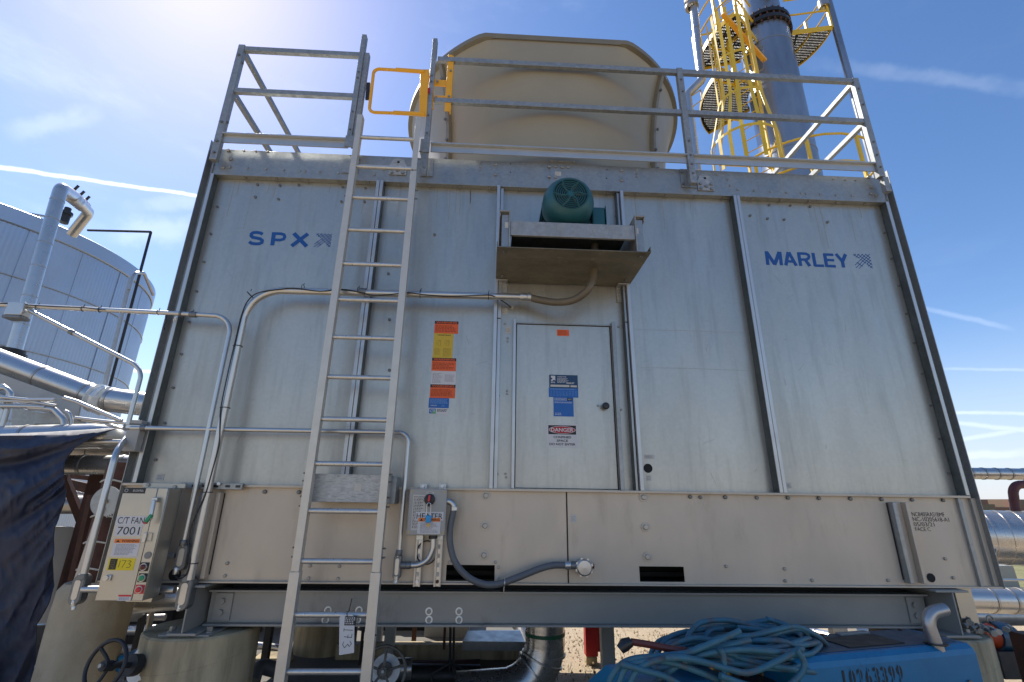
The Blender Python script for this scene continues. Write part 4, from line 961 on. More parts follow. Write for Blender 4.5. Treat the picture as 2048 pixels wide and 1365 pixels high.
fr, w, h = fpx(851, 1031, 862.5, 1045.5, YK); build(MB().box(fr.o.x, fr.o.x + w, YK - .010, YK + .010, fr.o.z, fr.o.z + h), 'lock_body', lblue, PL, .003)
p = P(856.5, 1051, YK); build(MB().cyl(p + Y1 * .0015, p - Y1 * .0015, .011, 14).box(p.x - .003, p.x + .003, YK - .001, YK + .001, p.z + .010, fr.o.z), 'key', brass, PL)
# vertical slotted struts carrying the switch
for (ut, ub, lb) in ((849, 831, 'left slotted strut channel under the heater disconnect switch'), (888, 871, 'right slotted strut channel under the heater disconnect switch')):
    x = (P(ut, 972, -.10).x + P(ub, 1170, -.10).x) / 2
    s = thing('slotted_strut', lb, 'strut', (x, -.1, 1.085), 'strut channels behind the heater switch')
    zt2 = P(ut, 968, -.10).z; zb2 = P(ub, 1174, -.10).z
    build(MB().box(x - .024, x - .019, -.105, -.083, zb2, zt2).box(x + .019, x + .024, -.105, -.083, zb2, zt2).box(x - .0188, x + .0188, -.088, -.083, zb2, zt2).box(x - .0188, x - .012, -.105, -.101, zb2, zt2).box(x + .012, x + .0188, -.105, -.101, zb2, zt2), 'channel', cond, s, .001)
    for k in range(5):
        z = zb2 + .075 + k * .058; build(MB().box(x - .008, x + .008, -.0892, -.0884, z - .014, z + .014), 'slot', dull, s)
    build(MB().box(x - .024, x + .024, -.112, -.106, hz0 - .035, hz0 - .004), 'strut_clip', washer, s, .002)
    build(MB().hexbolt((x, -.112, zt2 - .018), (0, -1, 0), .012, .010), 'bolt', washer, s)
    build(MB().hexbolt((x, -.0885, zb2 + .03), (0, -1, 0), .012, .010), 'bolt', washer if x < 2.1 else rust, s)
C6 = conduit('switch_conduit', 'short bent conduit from the heater switch bottom to the oval fitting on its left', [P(866, 1072, -.165), P(866, 1108, -.165), P(845, 1131, -.16), P(811, 1131, Yc + .01)], .0185, .11, group='steel conduits on the casing')
coupling(C6, P(866, 1071, -.165), P(866, 1078, -.165), .030, ma=blkst); coupling(C6, P(822, 1131, Yc), P(811, 1131, Yc), .024)
CO = []
cc = P(853, 1109, -.095)
for k in range(230):
    a = k * 2 * math.pi / 30; rr2 = .068 + .010 * math.sin(k * .21)
    CO.append(Vector((cc.x + rr2 * 1.0 * math.cos(a), cc.y + .006 * math.sin(k * .13), cc.z + rr2 * 1.1 * math.sin(a))))
single(MB().tube(CO, .0040, 6), 'coiled_cable', blkst, 'small dark coil of cable tied between the two slotted struts', 'cable coil')
# grey flexible conduit from switch to junction box
e = [P(888, 1003, -.17), P(905, 1003, -.17), P(909, 1021, -.17)]
FX = thing('liquidtight_conduit', 'grey flexible conduit looping from the heater switch down to the round junction box', 'flexible conduit', tuple(P(966, 1169, -.17)))
build(MB().tube(fillet(e, .05, 6), .021, 12), 'elbow_fitting', cond, FX, smooth=60)
coupling(FX, P(908, 1014, -.17), P(908, 1022, -.17), .028, 'ferrule', cond)
fp = spline([P(907.5, 1020, -.17), P(901, 1052, -.17), P(900, 1086, -.17), P(910, 1124, -.17), P(934, 1153, -.17), P(964, 1168, -.17), P(994, 1169, -.17), P(1034, 1156, -.16), P(1079, 1138, -.15), P(1108, 1131, -.14), P(1136, 1131, -.13)], 8)
build(MB().tube(fp, .0225, 14), 'hose', flexm, FX, smooth=60)
coupling(FX, P(1130, 1131, -.13), P(1141, 1131, -.13), .029, 'ferrule', cond)
p = P(1008, 1166, -.17); build(MB().tube([p + Vector((0.004, math.cos(a) * .025, math.sin(a) * .025)) for a in [2 * math.pi * i / 16 for i in range(16)]], .003, 6, True).bar(p + Z1 * -.024, p + Z1 * -.055, .006, .003), 'hose_clip', cond, FX)
RJ = thing('round_junction_box', 'round cast metal junction box at the end of the grey flexible conduit', 'junction box', tuple(P(1164, 1132, -.10)))
p = P(1164, 1132.5, -.06)
build(MB().lathe(p, [(.046, 0), (.048, .07), (.054, .072), (.054, .09), (.045, .10), (.001, .102)], 32, (0, -1, 0)), 'cast_body', cond, RJ)
for k in range(8):
    a = k * math.pi / 4 + .3; c_ = p + Vector((math.cos(a) * .056, -.078, math.sin(a) * .056)); build(MB().cyl(c_, c_ + Y1 * -.012, .009, 8), 'lug', cond, RJ)
coupling(RJ, P(1141, 1131, -.12), P(1154, 1131.5, -.12), .026, 'hub', fitm); coupling(RJ, P(1175, 1133, -.12), P(1183, 1133, -.12), .022, 'hub', fitm); coupling(RJ, P(1182, 1133, -.12), P(1188, 1133, -.12), .016, 'plug', rust)

# ================================================================== SIGNS ON THE CASING
SY = -.0006
def sign(nm, label, px, ma, cat='sticker', Y=SY, group=None):
    fr, w, h = fpx(*px, Y); t = thing(nm, label, cat, tuple(fr.pt(w / 2, 0)), group)
    build(fr.sheet(0, w, 0, h, 0, .0012), 'face', ma, t); return fr, w, h, t
def orangewarn(px, label, rows, bold=.0):
    fr, w, h, t = sign('warning_sticker', label, px, orange)
    build(fr.sheet(0, w, h * .78, h, .0012, .0018), 'header', ink, t); build(fr.text('WARNING', w * .06, w * .94, h * .81, h * .96, .0024, .025), 'lettering', orange, t)
    build(fr.lines(w * .05, w * .95, h * .12, h * .66, rows, .0018, .5, .25), 'small_print', inko, t)
orangewarn((869, 643, 916.5, 667), 'topmost orange warning sticker, above the yellow diagram sticker', 5)
fr, w, h, t = sign('hoisting_sticker', 'yellow hoisting instruction sticker with two small diagrams', (866.5, 667.4, 906, 716), ylab)
build(fr.text('HOISTING', w * .2, w * .85, h * .90, h * .955, .0018, .02), 'lettering', ink, t)
dm = MB()
for ox in (.28, .70):
    for a in range(3):
        fr.stroke([(w * (ox - .14 + .05 * a), h * .55), (w * (ox - .10 + .08 * a), h * .72), (w * (ox + .10), h * (.70 - .05 * a)), (w * (ox + .08), h * .50), (w * (ox - .1), h * .52)], .0012, .0012, .0018, dm)
build(dm, 'diagrams', inky, t); build(fr.lines(w * .08, w * .4, h * .12, h * .4, 7, .0018, .4, .3), 'small_print', inky, t); build(fr.lines(w * .52, w * .93, h * .06, h * .4, 9, .0018, .4, .1), 'table_print', inky, t)
orangewarn((863.5, 716.6, 912, 742), 'middle orange warning sticker with bold black text, under the yellow sticker', 5)
fr, w, h, t = sign('instruction_sticker', 'white instruction sticker with small grey text between two orange stickers', (862.5, 742.6, 912, 769), white)
build(fr.lines(w * .05, w * .46, h * .1, h * .85, 9, .0018, .4, .4), 'small_print', inkf, t); build(fr.lines(w * .55, w * .95, h * .2, h * .75, 7, .0018, .4, .2), 'small_print', inkf, t)
orangewarn((860, 769.6, 910.5, 796), 'lowest orange warning sticker, directly above the blue sticker', 6)
fr, w, h, t = sign('blue_sticker', 'small blue maker sticker under the lowest orange warning sticker', (857.5, 796.6, 898, 816), blab)
build(fr.lines(w * .06, w * .94, h * .42, h * .92, 5, .0018, .4, .15), 'small_print', inkb, t); build(fr.text('MARLEY', w * .1, w * .42, h * .18, h * .30, .0018, .02), 'lettering', white, t); build(fr.lines(w * .64, w * .84, h * .12, h * .34, 2, .0018), 'signature', inkb, t)
fr, w, h, t = sign('certification_sticker', 'small white certification sticker with blue and green corner logo, lowest in the sticker column', (857, 817, 897.5, 829.5), white)
build(fr.sheet(w * .03, w * .36, h * .15, h * .92, .0012, .0016), 'logo_field', blab, t)
build(MB().prism([fr.pt(w * .12, h * .15, .0021), fr.pt(w * .36, h * .15, .0021), fr.pt(w * .36, h * .8, .0021)], fr.n * -.0004), 'logo_corner', glab, t)
build(fr.text('CTI', w * .07, w * .31, h * .35, h * .78, .0024, .03), 'lettering', white, t); build(fr.lines(w * .42, w * .97, h * .45, h * .9, 3, .0018), 'small_print', ink, t)
# door stickers
DY = -.0066
fr, w, h, t = sign('door_caution_sticker', 'small orange sticker high on the access door', (1114, 660, 1138, 672), orange, Y=DY); build(fr.lines(w * .08, w * .92, h * .1, h * .9, 5, .0018), 'small_print', inko, t)
fr, w, h, t = sign('maker_nameplate', 'dark blue cooling tower nameplate screwed to the access door', (1098.5, 750.5, 1155.5, 776), nlab, 'nameplate', Y=DY - .002)
lt = MB(); fr.text('COOLING TOWER', w * .28, w * .60, h * .80, h * .89, .0018, .02, lt); fr.text('SPX', w * .05, w * .21, h * .36, h * .47, .0018, .03, lt); fr.text('MARLEY', w * .60, w * .88, h * .32, h * .45, .0018, .03, lt)
build(lt, 'lettering', white, t); build(fr.lines(w * .28, w * .72, h * .38, h * .76, 5, .0018, .45, .4), 'small_print', white, t)
am = MB(); am.prism([fr.pt(w * a, h * b, .0018) for a, b in ((.06, .92), (.21, .92), (.21, .55), (.165, .62), (.09, .5), (.05, .56), (.12, .72), (.06, .78))], fr.n * -.0005)
build(am, 'arrow_emblem', white, t)
build(fr.sheet(w * .04, w * .70, h * .08, h * .24, .0012, .0018), 'serial_field', cream, t); build(fr.sheet(w * .74, w * .96, h * .08, h * .22, .0012, .0018), 'serial_field', cream, t)
fr, w, h, t = sign('parts_table_sticker', 'bright blue sticker with columns of pale figures below the nameplate', (1097.5, 776.6, 1156.5, 794.5), blab, Y=DY)
build(fr.lines(w * .05, w * .95, h * .8, h * .95, 2, .0018, .4, .1), 'small_print', inkb, t)
for k in range(9): build(fr.lines(w * (.05 + k * .105), w * (.125 + k * .105), h * .12, h * .72, 5, .0018, .5, .1), 'figure_column', inkb, t)
fr, w, h, t = sign('spare_parts_sticker', 'narrow blue parts sticker hanging lowest in the blue group on the door', (1107, 795, 1147, 833), blab, Y=DY)
build(fr.stroke([(w * .05, h * .83), (w * .66, h * .83), (w * .66, h * .95), (w * .05, h * .95), (w * .05, h * .83)], .0018, .0012, .0018), 'frame', white, t)
build(fr.text('GENUINE MARLEY', w * .09, w * .63, h * .86, h * .92, .0018, .02), 'lettering', white, t); build(fr.sheet(w * .68, w * .95, h * .83, h * .95, .0012, .0018), 'field', ink, t); build(fr.text('PARTS', w * .72, w * .91, h * .86, h * .92, .0022, .02), 'lettering', cream, t)
build(fr.lines(w * .05, w * .95, h * .68, h * .77, 2, .0018, .4, .1), 'small_print', white, t); build(fr.lines(w * .08, w * .4, h * .05, h * .2, 2, .0018, .5, .1), 'small_print', white, t); 
fr, w, h, t = sign('danger_sign', 'black, red and white danger sign on the lower access door', (1093, 849, 1156, 895), white, 'sign', Y=DY)
build(fr.sheet(w * .06, w * .94, h * .56, h * .95, .0012, .0018), 'black_field', ink, t)
def ell(cx, cy, a, b, d, n=36): return [fr.pt(cx + a * math.cos(2 * math.pi * i / n), cy + b * math.sin(2 * math.pi * i / n), d) for i in range(n)]
build(MB().prism(ell(w * .5, h * .755, w * .425, h * .165, .0024), fr.n * -.0005), 'oval_border', white, t)
build(MB().prism(ell(w * .5, h * .755, w * .405, h * .148, .0028), fr.n * -.0003), 'red_oval', mat('danger_red', (0.42, 0.01, 0.015), 0, .5, .03), t)
build(fr.text('DANGER', w * .14, w * .86, h * .67, h * .84, .0032, .025), 'lettering', white, t)
lt = MB(); fr.text('CONFINED', w * .22, w * .78, h * .39, h * .49, .0018, .025, lt); fr.text('SPACE', w * .32, w * .68, h * .24, h * .34, .0018, .025, lt); fr.text('DO NOT ENTER', w * .09, w * .91, h * .09, h * .19, .0018, .025, lt); build(lt, 'lettering', ink, t)
# small part tags stuck here and there
for k, (px, lb) in enumerate((((1003, 617, 1015, 629), 'crooked small tag below the cable entry'), ((1011, 654, 1022, 667), 'small tag by the upper left door corner'), ((1289, 910, 1309, 918), 'small printed tag above the round opening at right of the door'),
        ((1293, 951, 1302, 962), 'small tag under the round opening at right of the door'), ((1571, 966, 1583, 977), 'small tag at the foot of the right rib'), ((313, 948, 328, 961), 'small printed tag at the lower left corner of the casing'), ((1110, 344, 1122, 352), 'small tag on the splice plate just above the motor'))):
    fr, w, h, t = sign('part_tag', lb, px, cream, Y=SY if k != 6 else -.0695, group='small part tags'); build(fr.lines(w * .12, w * .88, h * .15, h * .85, 3, .0018, .45, .3), 'small_print', inkf, t)
fr, w, h, t = sign('part_tag', 'small tag on the basin right of the dark seam', (1141.5, 1030, 1153, 1046), cream, Y=-.0506, group='small part tags'); build(fr.lines(w * .12, w * .88, h * .15, h * .85, 4, .0018, .45, .3), 'small_print', inkf, t)
# numbered paper tag on the ladder rung
ty = YL - .045
TG = thing('paper_tag', 'white paper tag numbered 173 tied to a low ladder rung', 'tag', tuple(P(694, 1310, ty)))
c4 = [P(683, 1230, ty), P(704, 1229, ty), P(709, 1234, ty), P(708, 1306, ty), P(678, 1311, ty), P(679, 1236, ty)]
build(MB().prism(c4, (0, .0015, 0)), 'card', white, TG)
tf = FR(P(679, 1310, ty)); tw = P(708, 1306, ty).x - tf.o.x; th = P(704, 1229, ty).z - tf.o.z
build(tf.sheet(tw * .10, tw * .93, th * .72, th * .95, .0002, .001), 'black_header', ink, TG); build(tf.lines(tw * .14, tw * .85, th * .74, th * .93, 4, .0016), 'small_print', white, TG)
hw = MB(); tf.stroke([(tw * .75, th * .60), (tw * .15, th * .61)], .003, .0003, .001, hw); tf.stroke([(tw * .12, th * .65), (tw * .12, th * .57)], .003, .0003, .001, hw)
tf.stroke([(tw * .72, th * .51), (tw * .72, th * .42), (tw * .18, th * .44)], .003, .0003, .001, hw); tf.stroke([(tw * .45, th * .49), (tw * .45, th * .40)], .003, .0003, .001, hw)
tf.stroke([(tw * .62, th * .33), (tw * .76, th * .27), (tw * .62, th * .20), (tw * .50, th * .26), (tw * .30, th * .17), (tw * .14, th * .24), (tw * .20, th * .32)], .003, .0003, .001, hw); build(hw, 'handwriting', ink, TG)
build(MB().tube([P(694, 1234, ty - .003), P(694, 1226, ty - .006), P(698, 1222, ty - .01), P(704, 1197, ty - .01)], .003, 6), 'tie', black, TG)

# ================================================================== LEFT: STORAGE TANK
TC = Vector((-12.3, 8.93, 0)); TR_, TH = 4.3, 8.0
TK = thing('storage_tank', 'large round storage tank with bluish corrugated cladding behind the left tower edge', 'tank', (TC.x, TC.y, 0))
m = MB(); n = 1200; zs = [0, 1.6, 3.2, 4.8, 6.4, 7.62]
for z in zs:
    for k in range(n):
        a = 2 * math.pi * k / n; r = TR_ + .006 * math.sin(a * 300); m.v.append(Vector((TC.x + r * math.cos(a), TC.y + r * math.sin(a), z)))
for i in range(len(zs) - 1):
    for k in range(n):
        k2 = (k + 1) % n; m.f.append((i * n + k, i * n + k2, (i + 1) * n + k2, (i + 1) * n + k))
build(m, 'corrugated_wall', tankm, TK, smooth=60)
build(MB().lathe(TC, [(TR_ + .02, 7.60), (TR_ + .05, 7.62), (TR_ + .05, 7.98), (TR_ + .02, 8.0), (TR_ - .3, 8.06), (.01, 8.7)], 160), 'roof', tankm, TK, smooth=50)
for z in (1.6, 3.2, 4.8, 6.4):
    build(MB().lathe(TC, [(TR_ + .012, z - .015), (TR_ + .03, z - .01), (TR_ + .03, z + .01), (TR_ + .012, z + .015)], 160), 'band', cladd, TK)
for k in range(7):
    a = math.radians(-75 + k * 15); c_ = Vector((TC.x + (TR_ + .002) * math.cos(a), TC.y + (TR_ + .002) * math.sin(a), 0))
    build(MB().box(c_.x - .012, c_.x + .012, c_.y - .012, c_.y + .012, 0.1, 7.6), 'vertical_seam', tankm, TK)
def onrim(u, v, z=TH + .02): return P(u, v, Z=z)
# pipe rising in front of the tank and turning over on to the roof
YT = 4.2
t = thing('tank_riser_pipe', 'bright clad pipe rising in front of the storage tank and turning over its roof', 'pipe', tuple(P(25, 680, YT)))
pp = fillet([P(20, 730, YT), P(122, 376, YT), P(148, 392, 5.0), P(178, 425, 6.0), P(143, 470, 6.2)], [0, .16, .1, .16, 0], 8)
build(MB().tube(pp, .105, 20), 'clad_pipe', clad, t, smooth=60)
for v in (403, 440, 488, 535, 595, 650):
    a = P(122 - (v - 376) * .288, v, YT); b = a + Z1 * .02; build(MB().cyl(a, b, .109, 20), 'seam_band', cladd, t)
a, b = P(142, 392, 4.9), P(168, 414, 5.8)
mm = MB().tube([a + (b - a) * i / 8 for i in range(9)], [.12 + .02 * (i % 2) for i in range(9)], 14); build(mm, 'wrapped_joint', cladd, t)
for f in (.05, .5, .95): q = a + (b - a) * f; build(MB().tube([q + Vector((.0, .0, .15)), q + Vector((.06, 0, .26))], .025, 6), 'clamp_bolt', blkst, t)
q = P(22, 700, YT); build(MB().cyl(q, q - Z1 * .30, .19, 18).cyl(q - Z1 * .06, q - Z1 * .12, .22, 18).cyl(q - Z1 * .24, q - Z1 * .30, .22, 18), 'dark_wrap', blkst, t)
t = thing('roof_vent_valve', 'small black valve on the tank roof beside the riser pipe', 'valve', tuple(onrim(125, 446)))
q = onrim(126, 446); build(MB().cyl(q, q + Z1 * .22, .10, 12).cyl(q + Z1 * .22, q + Z1 * .30, .13, 12).cyl(q + Z1 * .28, q + Z1 * .42, .07, 12), 'valve_body', blkst, t)
# thin black pipe standing off the tank
single(MB().tube(fillet([P(176, 461, 6.0), P(302, 464, 5.2), P(215, 790, 5.2)], .03, 4), .025, 10), 'overflow_pipe', blkst, 'thin black pipe standing off the tank wall and running down beside it', 'pipe')
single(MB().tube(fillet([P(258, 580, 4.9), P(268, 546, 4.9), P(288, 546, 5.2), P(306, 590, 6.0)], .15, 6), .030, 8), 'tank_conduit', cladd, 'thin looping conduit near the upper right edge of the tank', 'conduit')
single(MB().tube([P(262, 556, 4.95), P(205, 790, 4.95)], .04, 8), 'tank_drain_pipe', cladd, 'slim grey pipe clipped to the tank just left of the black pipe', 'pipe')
single(MB().tube([P(0, 428, Z=8.15), P(60, 428, Z=8.15), P(95, 434, Z=8.1)], .03, 8), 'roof_conduit', cladd, 'pale conduit lying along the tank roof edge at far left', 'conduit')

# ================================================================== LEFT: PIPE RACK
def pipe(nm, label, pts, r, ma, rad=0, bands=(), n=20, cat='pipe', group=None, bma=None):
    t = thing(nm, label, cat, tuple(pts[0]), group); path = fillet(pts, rad, 8) if rad else pts
    build(MB().tube(path, r, n), 'pipe_run', ma, t, smooth=60)
    for (a, b, f) in bands:
        q = Vector(a).lerp(Vector(b), f); d = (Vector(b) - Vector(a)).normalized(); build(MB().cyl(q - d * .012, q + d * .012, r + .006, n), 'seam_band', bma or cladd, t)
    return t
a, b, c = P(-90, 690, 1.5), P(195, 797, 1.5), P(312, 812, 1.5)
pipe('insulated_pipe', 'clad pipe sloping down from the left edge, elbowing behind the tower corner', [a, b, c], .125, clad, .18, ((a, b, .62), (a, b, .93), (b, c, .25)))
w_ = thing('pipe_wrap', 'crumpled pale foil wrap around the elbow of the sloping clad pipe', 'wrap', tuple(P(198, 798, 1.5)))
mm = MB().tube([P(188 + i * 4, 795 + i * 1.2, 1.5) for i in range(8)], [.142 + .02 * math.sin(i * 2.3) for i in range(8)], 11); build(mm, 'foil', washer, w_, smooth=0)
m = MB().prism([P(u, v, 1.3) for u, v in ((-80, 718), (0, 748), (160, 806), (160, 812), (153, 842), (110, 833), (-80, 760))], (0, .02, 0)); single(m, 'steel_channel_beam', paintl, 'pale sloping steel channel under the sloping clad pipe', 'beam')
m = MB().prism([P(u, v, 1.24) for u, v in ((-80, 757), (108, 829), (108, 833), (-80, 761))], (0, .10, 0)); single(m, 'beam_lip', galv2, 'lower lip of the sloping channel beam at left', 'beam')
k = 0
for (pp, r, lb) in (([(-40, 790), (55, 800), (110, 800)], .016, 'thin rod highest of the bundle under the sloping beam'), ([(-40, 802), (60, 803), (112, 812)], .015, 'second thin conduit of the bundle under the sloping beam'),
        ([(-20, 812), (45, 813), (92, 815)], .022, 'thicker conduit stub in the bundle under the sloping beam'), ([(60, 816), (108, 819), (128, 840), (131, 862)], .028, 'bent conduit dropping on to the covered pipe near the beam end'),
        ([(130, 822), (140, 826), (144, 840), (142, 858)], .013, 'small bent tube right of the bent conduit'), ([(-30, 795), (10, 772), (24, 790), (2, 862)], .022, 'outer hooked conduit at the left picture edge'),
        ([(-30, 788), (6, 767), (18, 785), (-6, 862)], .018, 'inner hooked conduit at the left picture edge'), ([(128, 796), (152, 803), (180, 815), (243, 842)], .017, 'short slanting conduit between the sloping beam and the tower corner'),
        ([(150, 836), (200, 842), (300, 852)], .014, 'nearly level conduit leading to the oval fitting at the tower corner'), ([(165, 841), (210, 848), (262, 862)], .012, 'lower of two thin tubes leading to the tower corner'),
        ([(128, 883), (256, 884)], .020, 'thin bright tube above the banded pipe, right of the tarpaulin')):
    k += 1; yy = .9 if k < 8 else .45
    pts = [P(u, v, yy + .01 * k) for u, v in pp]; single(MB().tube(fillet(pts, .06, 5), r, 10), 'rack_conduit', cond, lb, 'conduit', 'small conduits in the left pipe rack', smooth=60)
single(MB().prism([P(u, v, 1.35) for u, v in ((25, 812), (60, 822), (165, 838), (165, 848), (70, 848), (55, 862), (22, 862))], (0, .05, 0)), 'rack_bracket', galv2, 'dark grey steel bracket under the bundle of conduits', 'bracket')
a, b, c = P(-80, 880, .95), P(215, 872, .95), P(275, 884, 1.5)
pipe('white_pipe', 'fat pale pipe with sunlit top, half covered by the tarpaulin', [a, b, c], .115, clad, .1, ((a, b, .45),))
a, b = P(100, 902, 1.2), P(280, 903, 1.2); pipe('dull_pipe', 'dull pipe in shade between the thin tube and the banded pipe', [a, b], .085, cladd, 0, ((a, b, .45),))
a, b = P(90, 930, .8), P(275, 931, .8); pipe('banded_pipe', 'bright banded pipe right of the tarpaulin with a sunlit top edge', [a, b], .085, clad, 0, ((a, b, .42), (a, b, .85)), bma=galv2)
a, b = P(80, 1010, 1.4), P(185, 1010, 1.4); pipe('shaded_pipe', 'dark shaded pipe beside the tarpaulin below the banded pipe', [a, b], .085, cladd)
a, b = P(135, 985, 1.8), P(180, 993, 1.8); pipe('thin_rack_pipe', 'short pale pipe crossing behind the rusty brace', [a, b], .04, clad)
# rusty rack steel
single(MB().bar(P(198, 948, 1.0) + Z1 * .1, P(198, 948, 1.0) * 1 - Z1 * 1.95, .15, .02, Y1).bar(P(198, 948, 1.0) + Vector((0, .06, .1)), P(198, 948, 1.0) + Vector((0, .06, -1.95)), .02, .12, Y1), 'rack_column', rust, 'dark rusty steel column behind the toothed plate and control enclosure', 'column')
single(MB().bar(P(125, 945, 1.15), P(178, 1080, 1.15), .06, .05, Y1), 'rack_brace', rust, 'dark rusty diagonal brace right of the tarpaulin', 'brace')
single(MB().bar(P(120, 964, 1.7), P(200, 982, 1.7), .05, .09, Z1), 'rack_crossbar', rust, 'rusty crossbar behind the diagonal brace', 'crossbar')
single(MB().bar(P(120, 950, 2.2), P(190, 958, 2.2), .05, .05, Z1), 'rack_crossbar', rust, 'thin upper rusty crossbar just below the banded pipe', 'crossbar')
single(MB().bar(P(176, 990, .62), P(92, 1345, .62), .035, .05, Y1), 'rack_post', rust, 'thin rusty post running down the left side of the canvas wrapped vessel', 'post')
single(MB().prism([P(u, v, 1.0) for u, v in ((102, 1053), (160, 1055), (120, 1248), (72, 1248))], (0, .03, 0)), 'grey_sheet', paintl, 'plain grey sheet between the tarpaulin and the rusty post', 'sheet')
t = thing('rusty_vertical_pipe', 'rust brown vertical pipe laced with pale rope, behind the control enclosure', 'pipe', tuple(P(205, 1100, .30)))
q = P(203, 1100, .42); build(MB().cyl(Vector((q.x, q.y, 0.4)), Vector((q.x, q.y, 1.9)), .11, 20), 'pipe_run', rust, t)
for v in (962, 1033, 1086, 1140):
    qq = P(215, v, .30); z = qq.z; build(MB().tube([Vector((q.x + math.cos(a) * .116, q.y + math.sin(a) * .116, z + .01 * math.sin(a * 3))) for a in [2 * math.pi * i / 20 for i in range(20)]], .007, 6, True), 'rope', cream, t)
t = thing('toothed_plate', 'grey disc with saw teeth along one edge, behind the left drop conduit', 'toothed plate', tuple(P(212, 1030, .15)))
q = P(211, 1003, .15); pts = []
for i in range(96):
    a = 2 * math.pi * i / 96; r = .105
    if 100 < (i * 3.75) < 400 and (i * 3.75 > 285 or i * 3.75 < 10): r = .105 + (.016 if i % 2 else 0)
    pts.append(q + Vector((math.cos(a) * r, 0, math.sin(a) * r)))
pts_ = [p for p in pts]; build(MB().prism(pts_, (0, .008, 0)), 'disc', galv2, t)
build(MB().hexbolt(q, (0, -1, 0), .016, .02), 'centre_bolt', brass, t)
build(MB().bar(P(203, 1015, .14), P(150, 1170, .14), .035, .01, Y1), 'arm', cladd, t)
t = thing('wrapped_vessel', 'tall vessel wrapped in wrinkled beige insulation canvas under the control enclosure', 'vessel', tuple(P(170, 1290, .25)))
q = P(166, 1300, .42); m = MB(); n = 64; zz = [0.0 + .06 * i for i in range(17)]; ztop = P(190, 1170, .25).z
zz = [ztop * i / 22 for i in range(23)]
for i, z in enumerate(zz):
    for k in range(n):
        a = 2 * math.pi * k / n; r = .235 + .014 * noise.noise(Vector((math.cos(a) * 2.2, math.sin(a) * 2.2, z * 3))) + .006 * noise.noise(Vector((math.cos(a) * 7, math.sin(a) * 7, z * 6)))
        if i == len(zz) - 1: r -= .03
        m.v.append(Vector((q.x + r * math.cos(a), q.y + r * math.sin(a), z)))
for i in range(len(zz) - 1):
    for k in range(n): k2 = (k + 1) % n; m.f.append((i * n + k, i * n + k2, (i + 1) * n + k2, (i + 1) * n + k))
m.f.append(tuple((len(zz) - 1) * n + k for k in range(n))); build(m, 'canvas_wrap', canvas, t, smooth=50)
pipe('copper_toned_elbow', 'shiny elbow pipe reflecting brown ground, below the control enclosure', [P(272, 1222, 1.3), P(276, 1205, .75), P(420, 1190, .75)], .085, clad, .14)
# handwheels with their valves
def handwheel(label, uc, vc, Y, R_, ma, spokes, tilt, body=True, ph=.4):
    t = thing('gate_valve', label, 'valve', tuple(P(uc, vc, Y)), 'handwheel valves below the tower'); c = P(uc, vc, Y); nrm = Vector((math.sin(tilt), -math.cos(tilt), .25)).normalized()
    u_ = Z1.cross(nrm).normalized(); v_ = nrm.cross(u_)
    ring = [c + u_ * math.cos(a) * R_ + v_ * math.sin(a) * R_ for a in [2 * math.pi * i / 40 for i in range(40)]]
    hwh = build(MB().tube(ring, .0115, 8, True), 'handwheel', ma, t, smooth=60)
    for k in range(spokes):
        a = ph + 2 * math.pi * k / spokes; e_ = c + u_ * math.cos(a) * R_ + v_ * math.sin(a) * R_
        build(MB().tube([c - nrm * .03, c.lerp(e_, .5) - nrm * .022, e_], .0095, 8), 'spoke', ma, hwh)
    build(MB().cyl(c - nrm * .05, c + nrm * .02, .028, 14), 'hub', ma, hwh); build(MB().cyl(c + nrm * .02, c + nrm * .04, .012, 6), 'nut', boltm, hwh)
    if body:
        build(MB().cyl(c - nrm * .30, c - nrm * .05, .016, 10).cyl(c - nrm * .22, c - nrm * .16, .06, 14), 'stem', ma, t)
        build(MB().cyl(c - nrm * .45, c - nrm * .26, .085, 18).cyl(c - nrm * .30, c - nrm * .27, .115, 18).cyl(c - nrm * .45 - u_ * .2, c - nrm * .45 + u_ * .2, .08, 18), 'valve_body', cladd, t)
    return t
handwheel('black iron handwheel valve at lower left in front of the canvas wrapped vessel', 211, 1332, -.35, .128, blkst, 3, -.25, ph=.3)
handwheel('weathered grey handwheel valve right of the ladder foot', 766, 1344, .55, .165, mat('handwheel_worn', (.20, .185, .16), .2, .6, .2, 20), 5, .1, ph=.25)
single(MB().prism([P(u, v, .45) for u, v in ((236, 1312), (275, 1314), (268, 1345), (228, 1345))], (0, .25, 0)), 'blue_drum', blue, 'blue painted box between the handwheel and the left pier', 'box', bevel=.01)

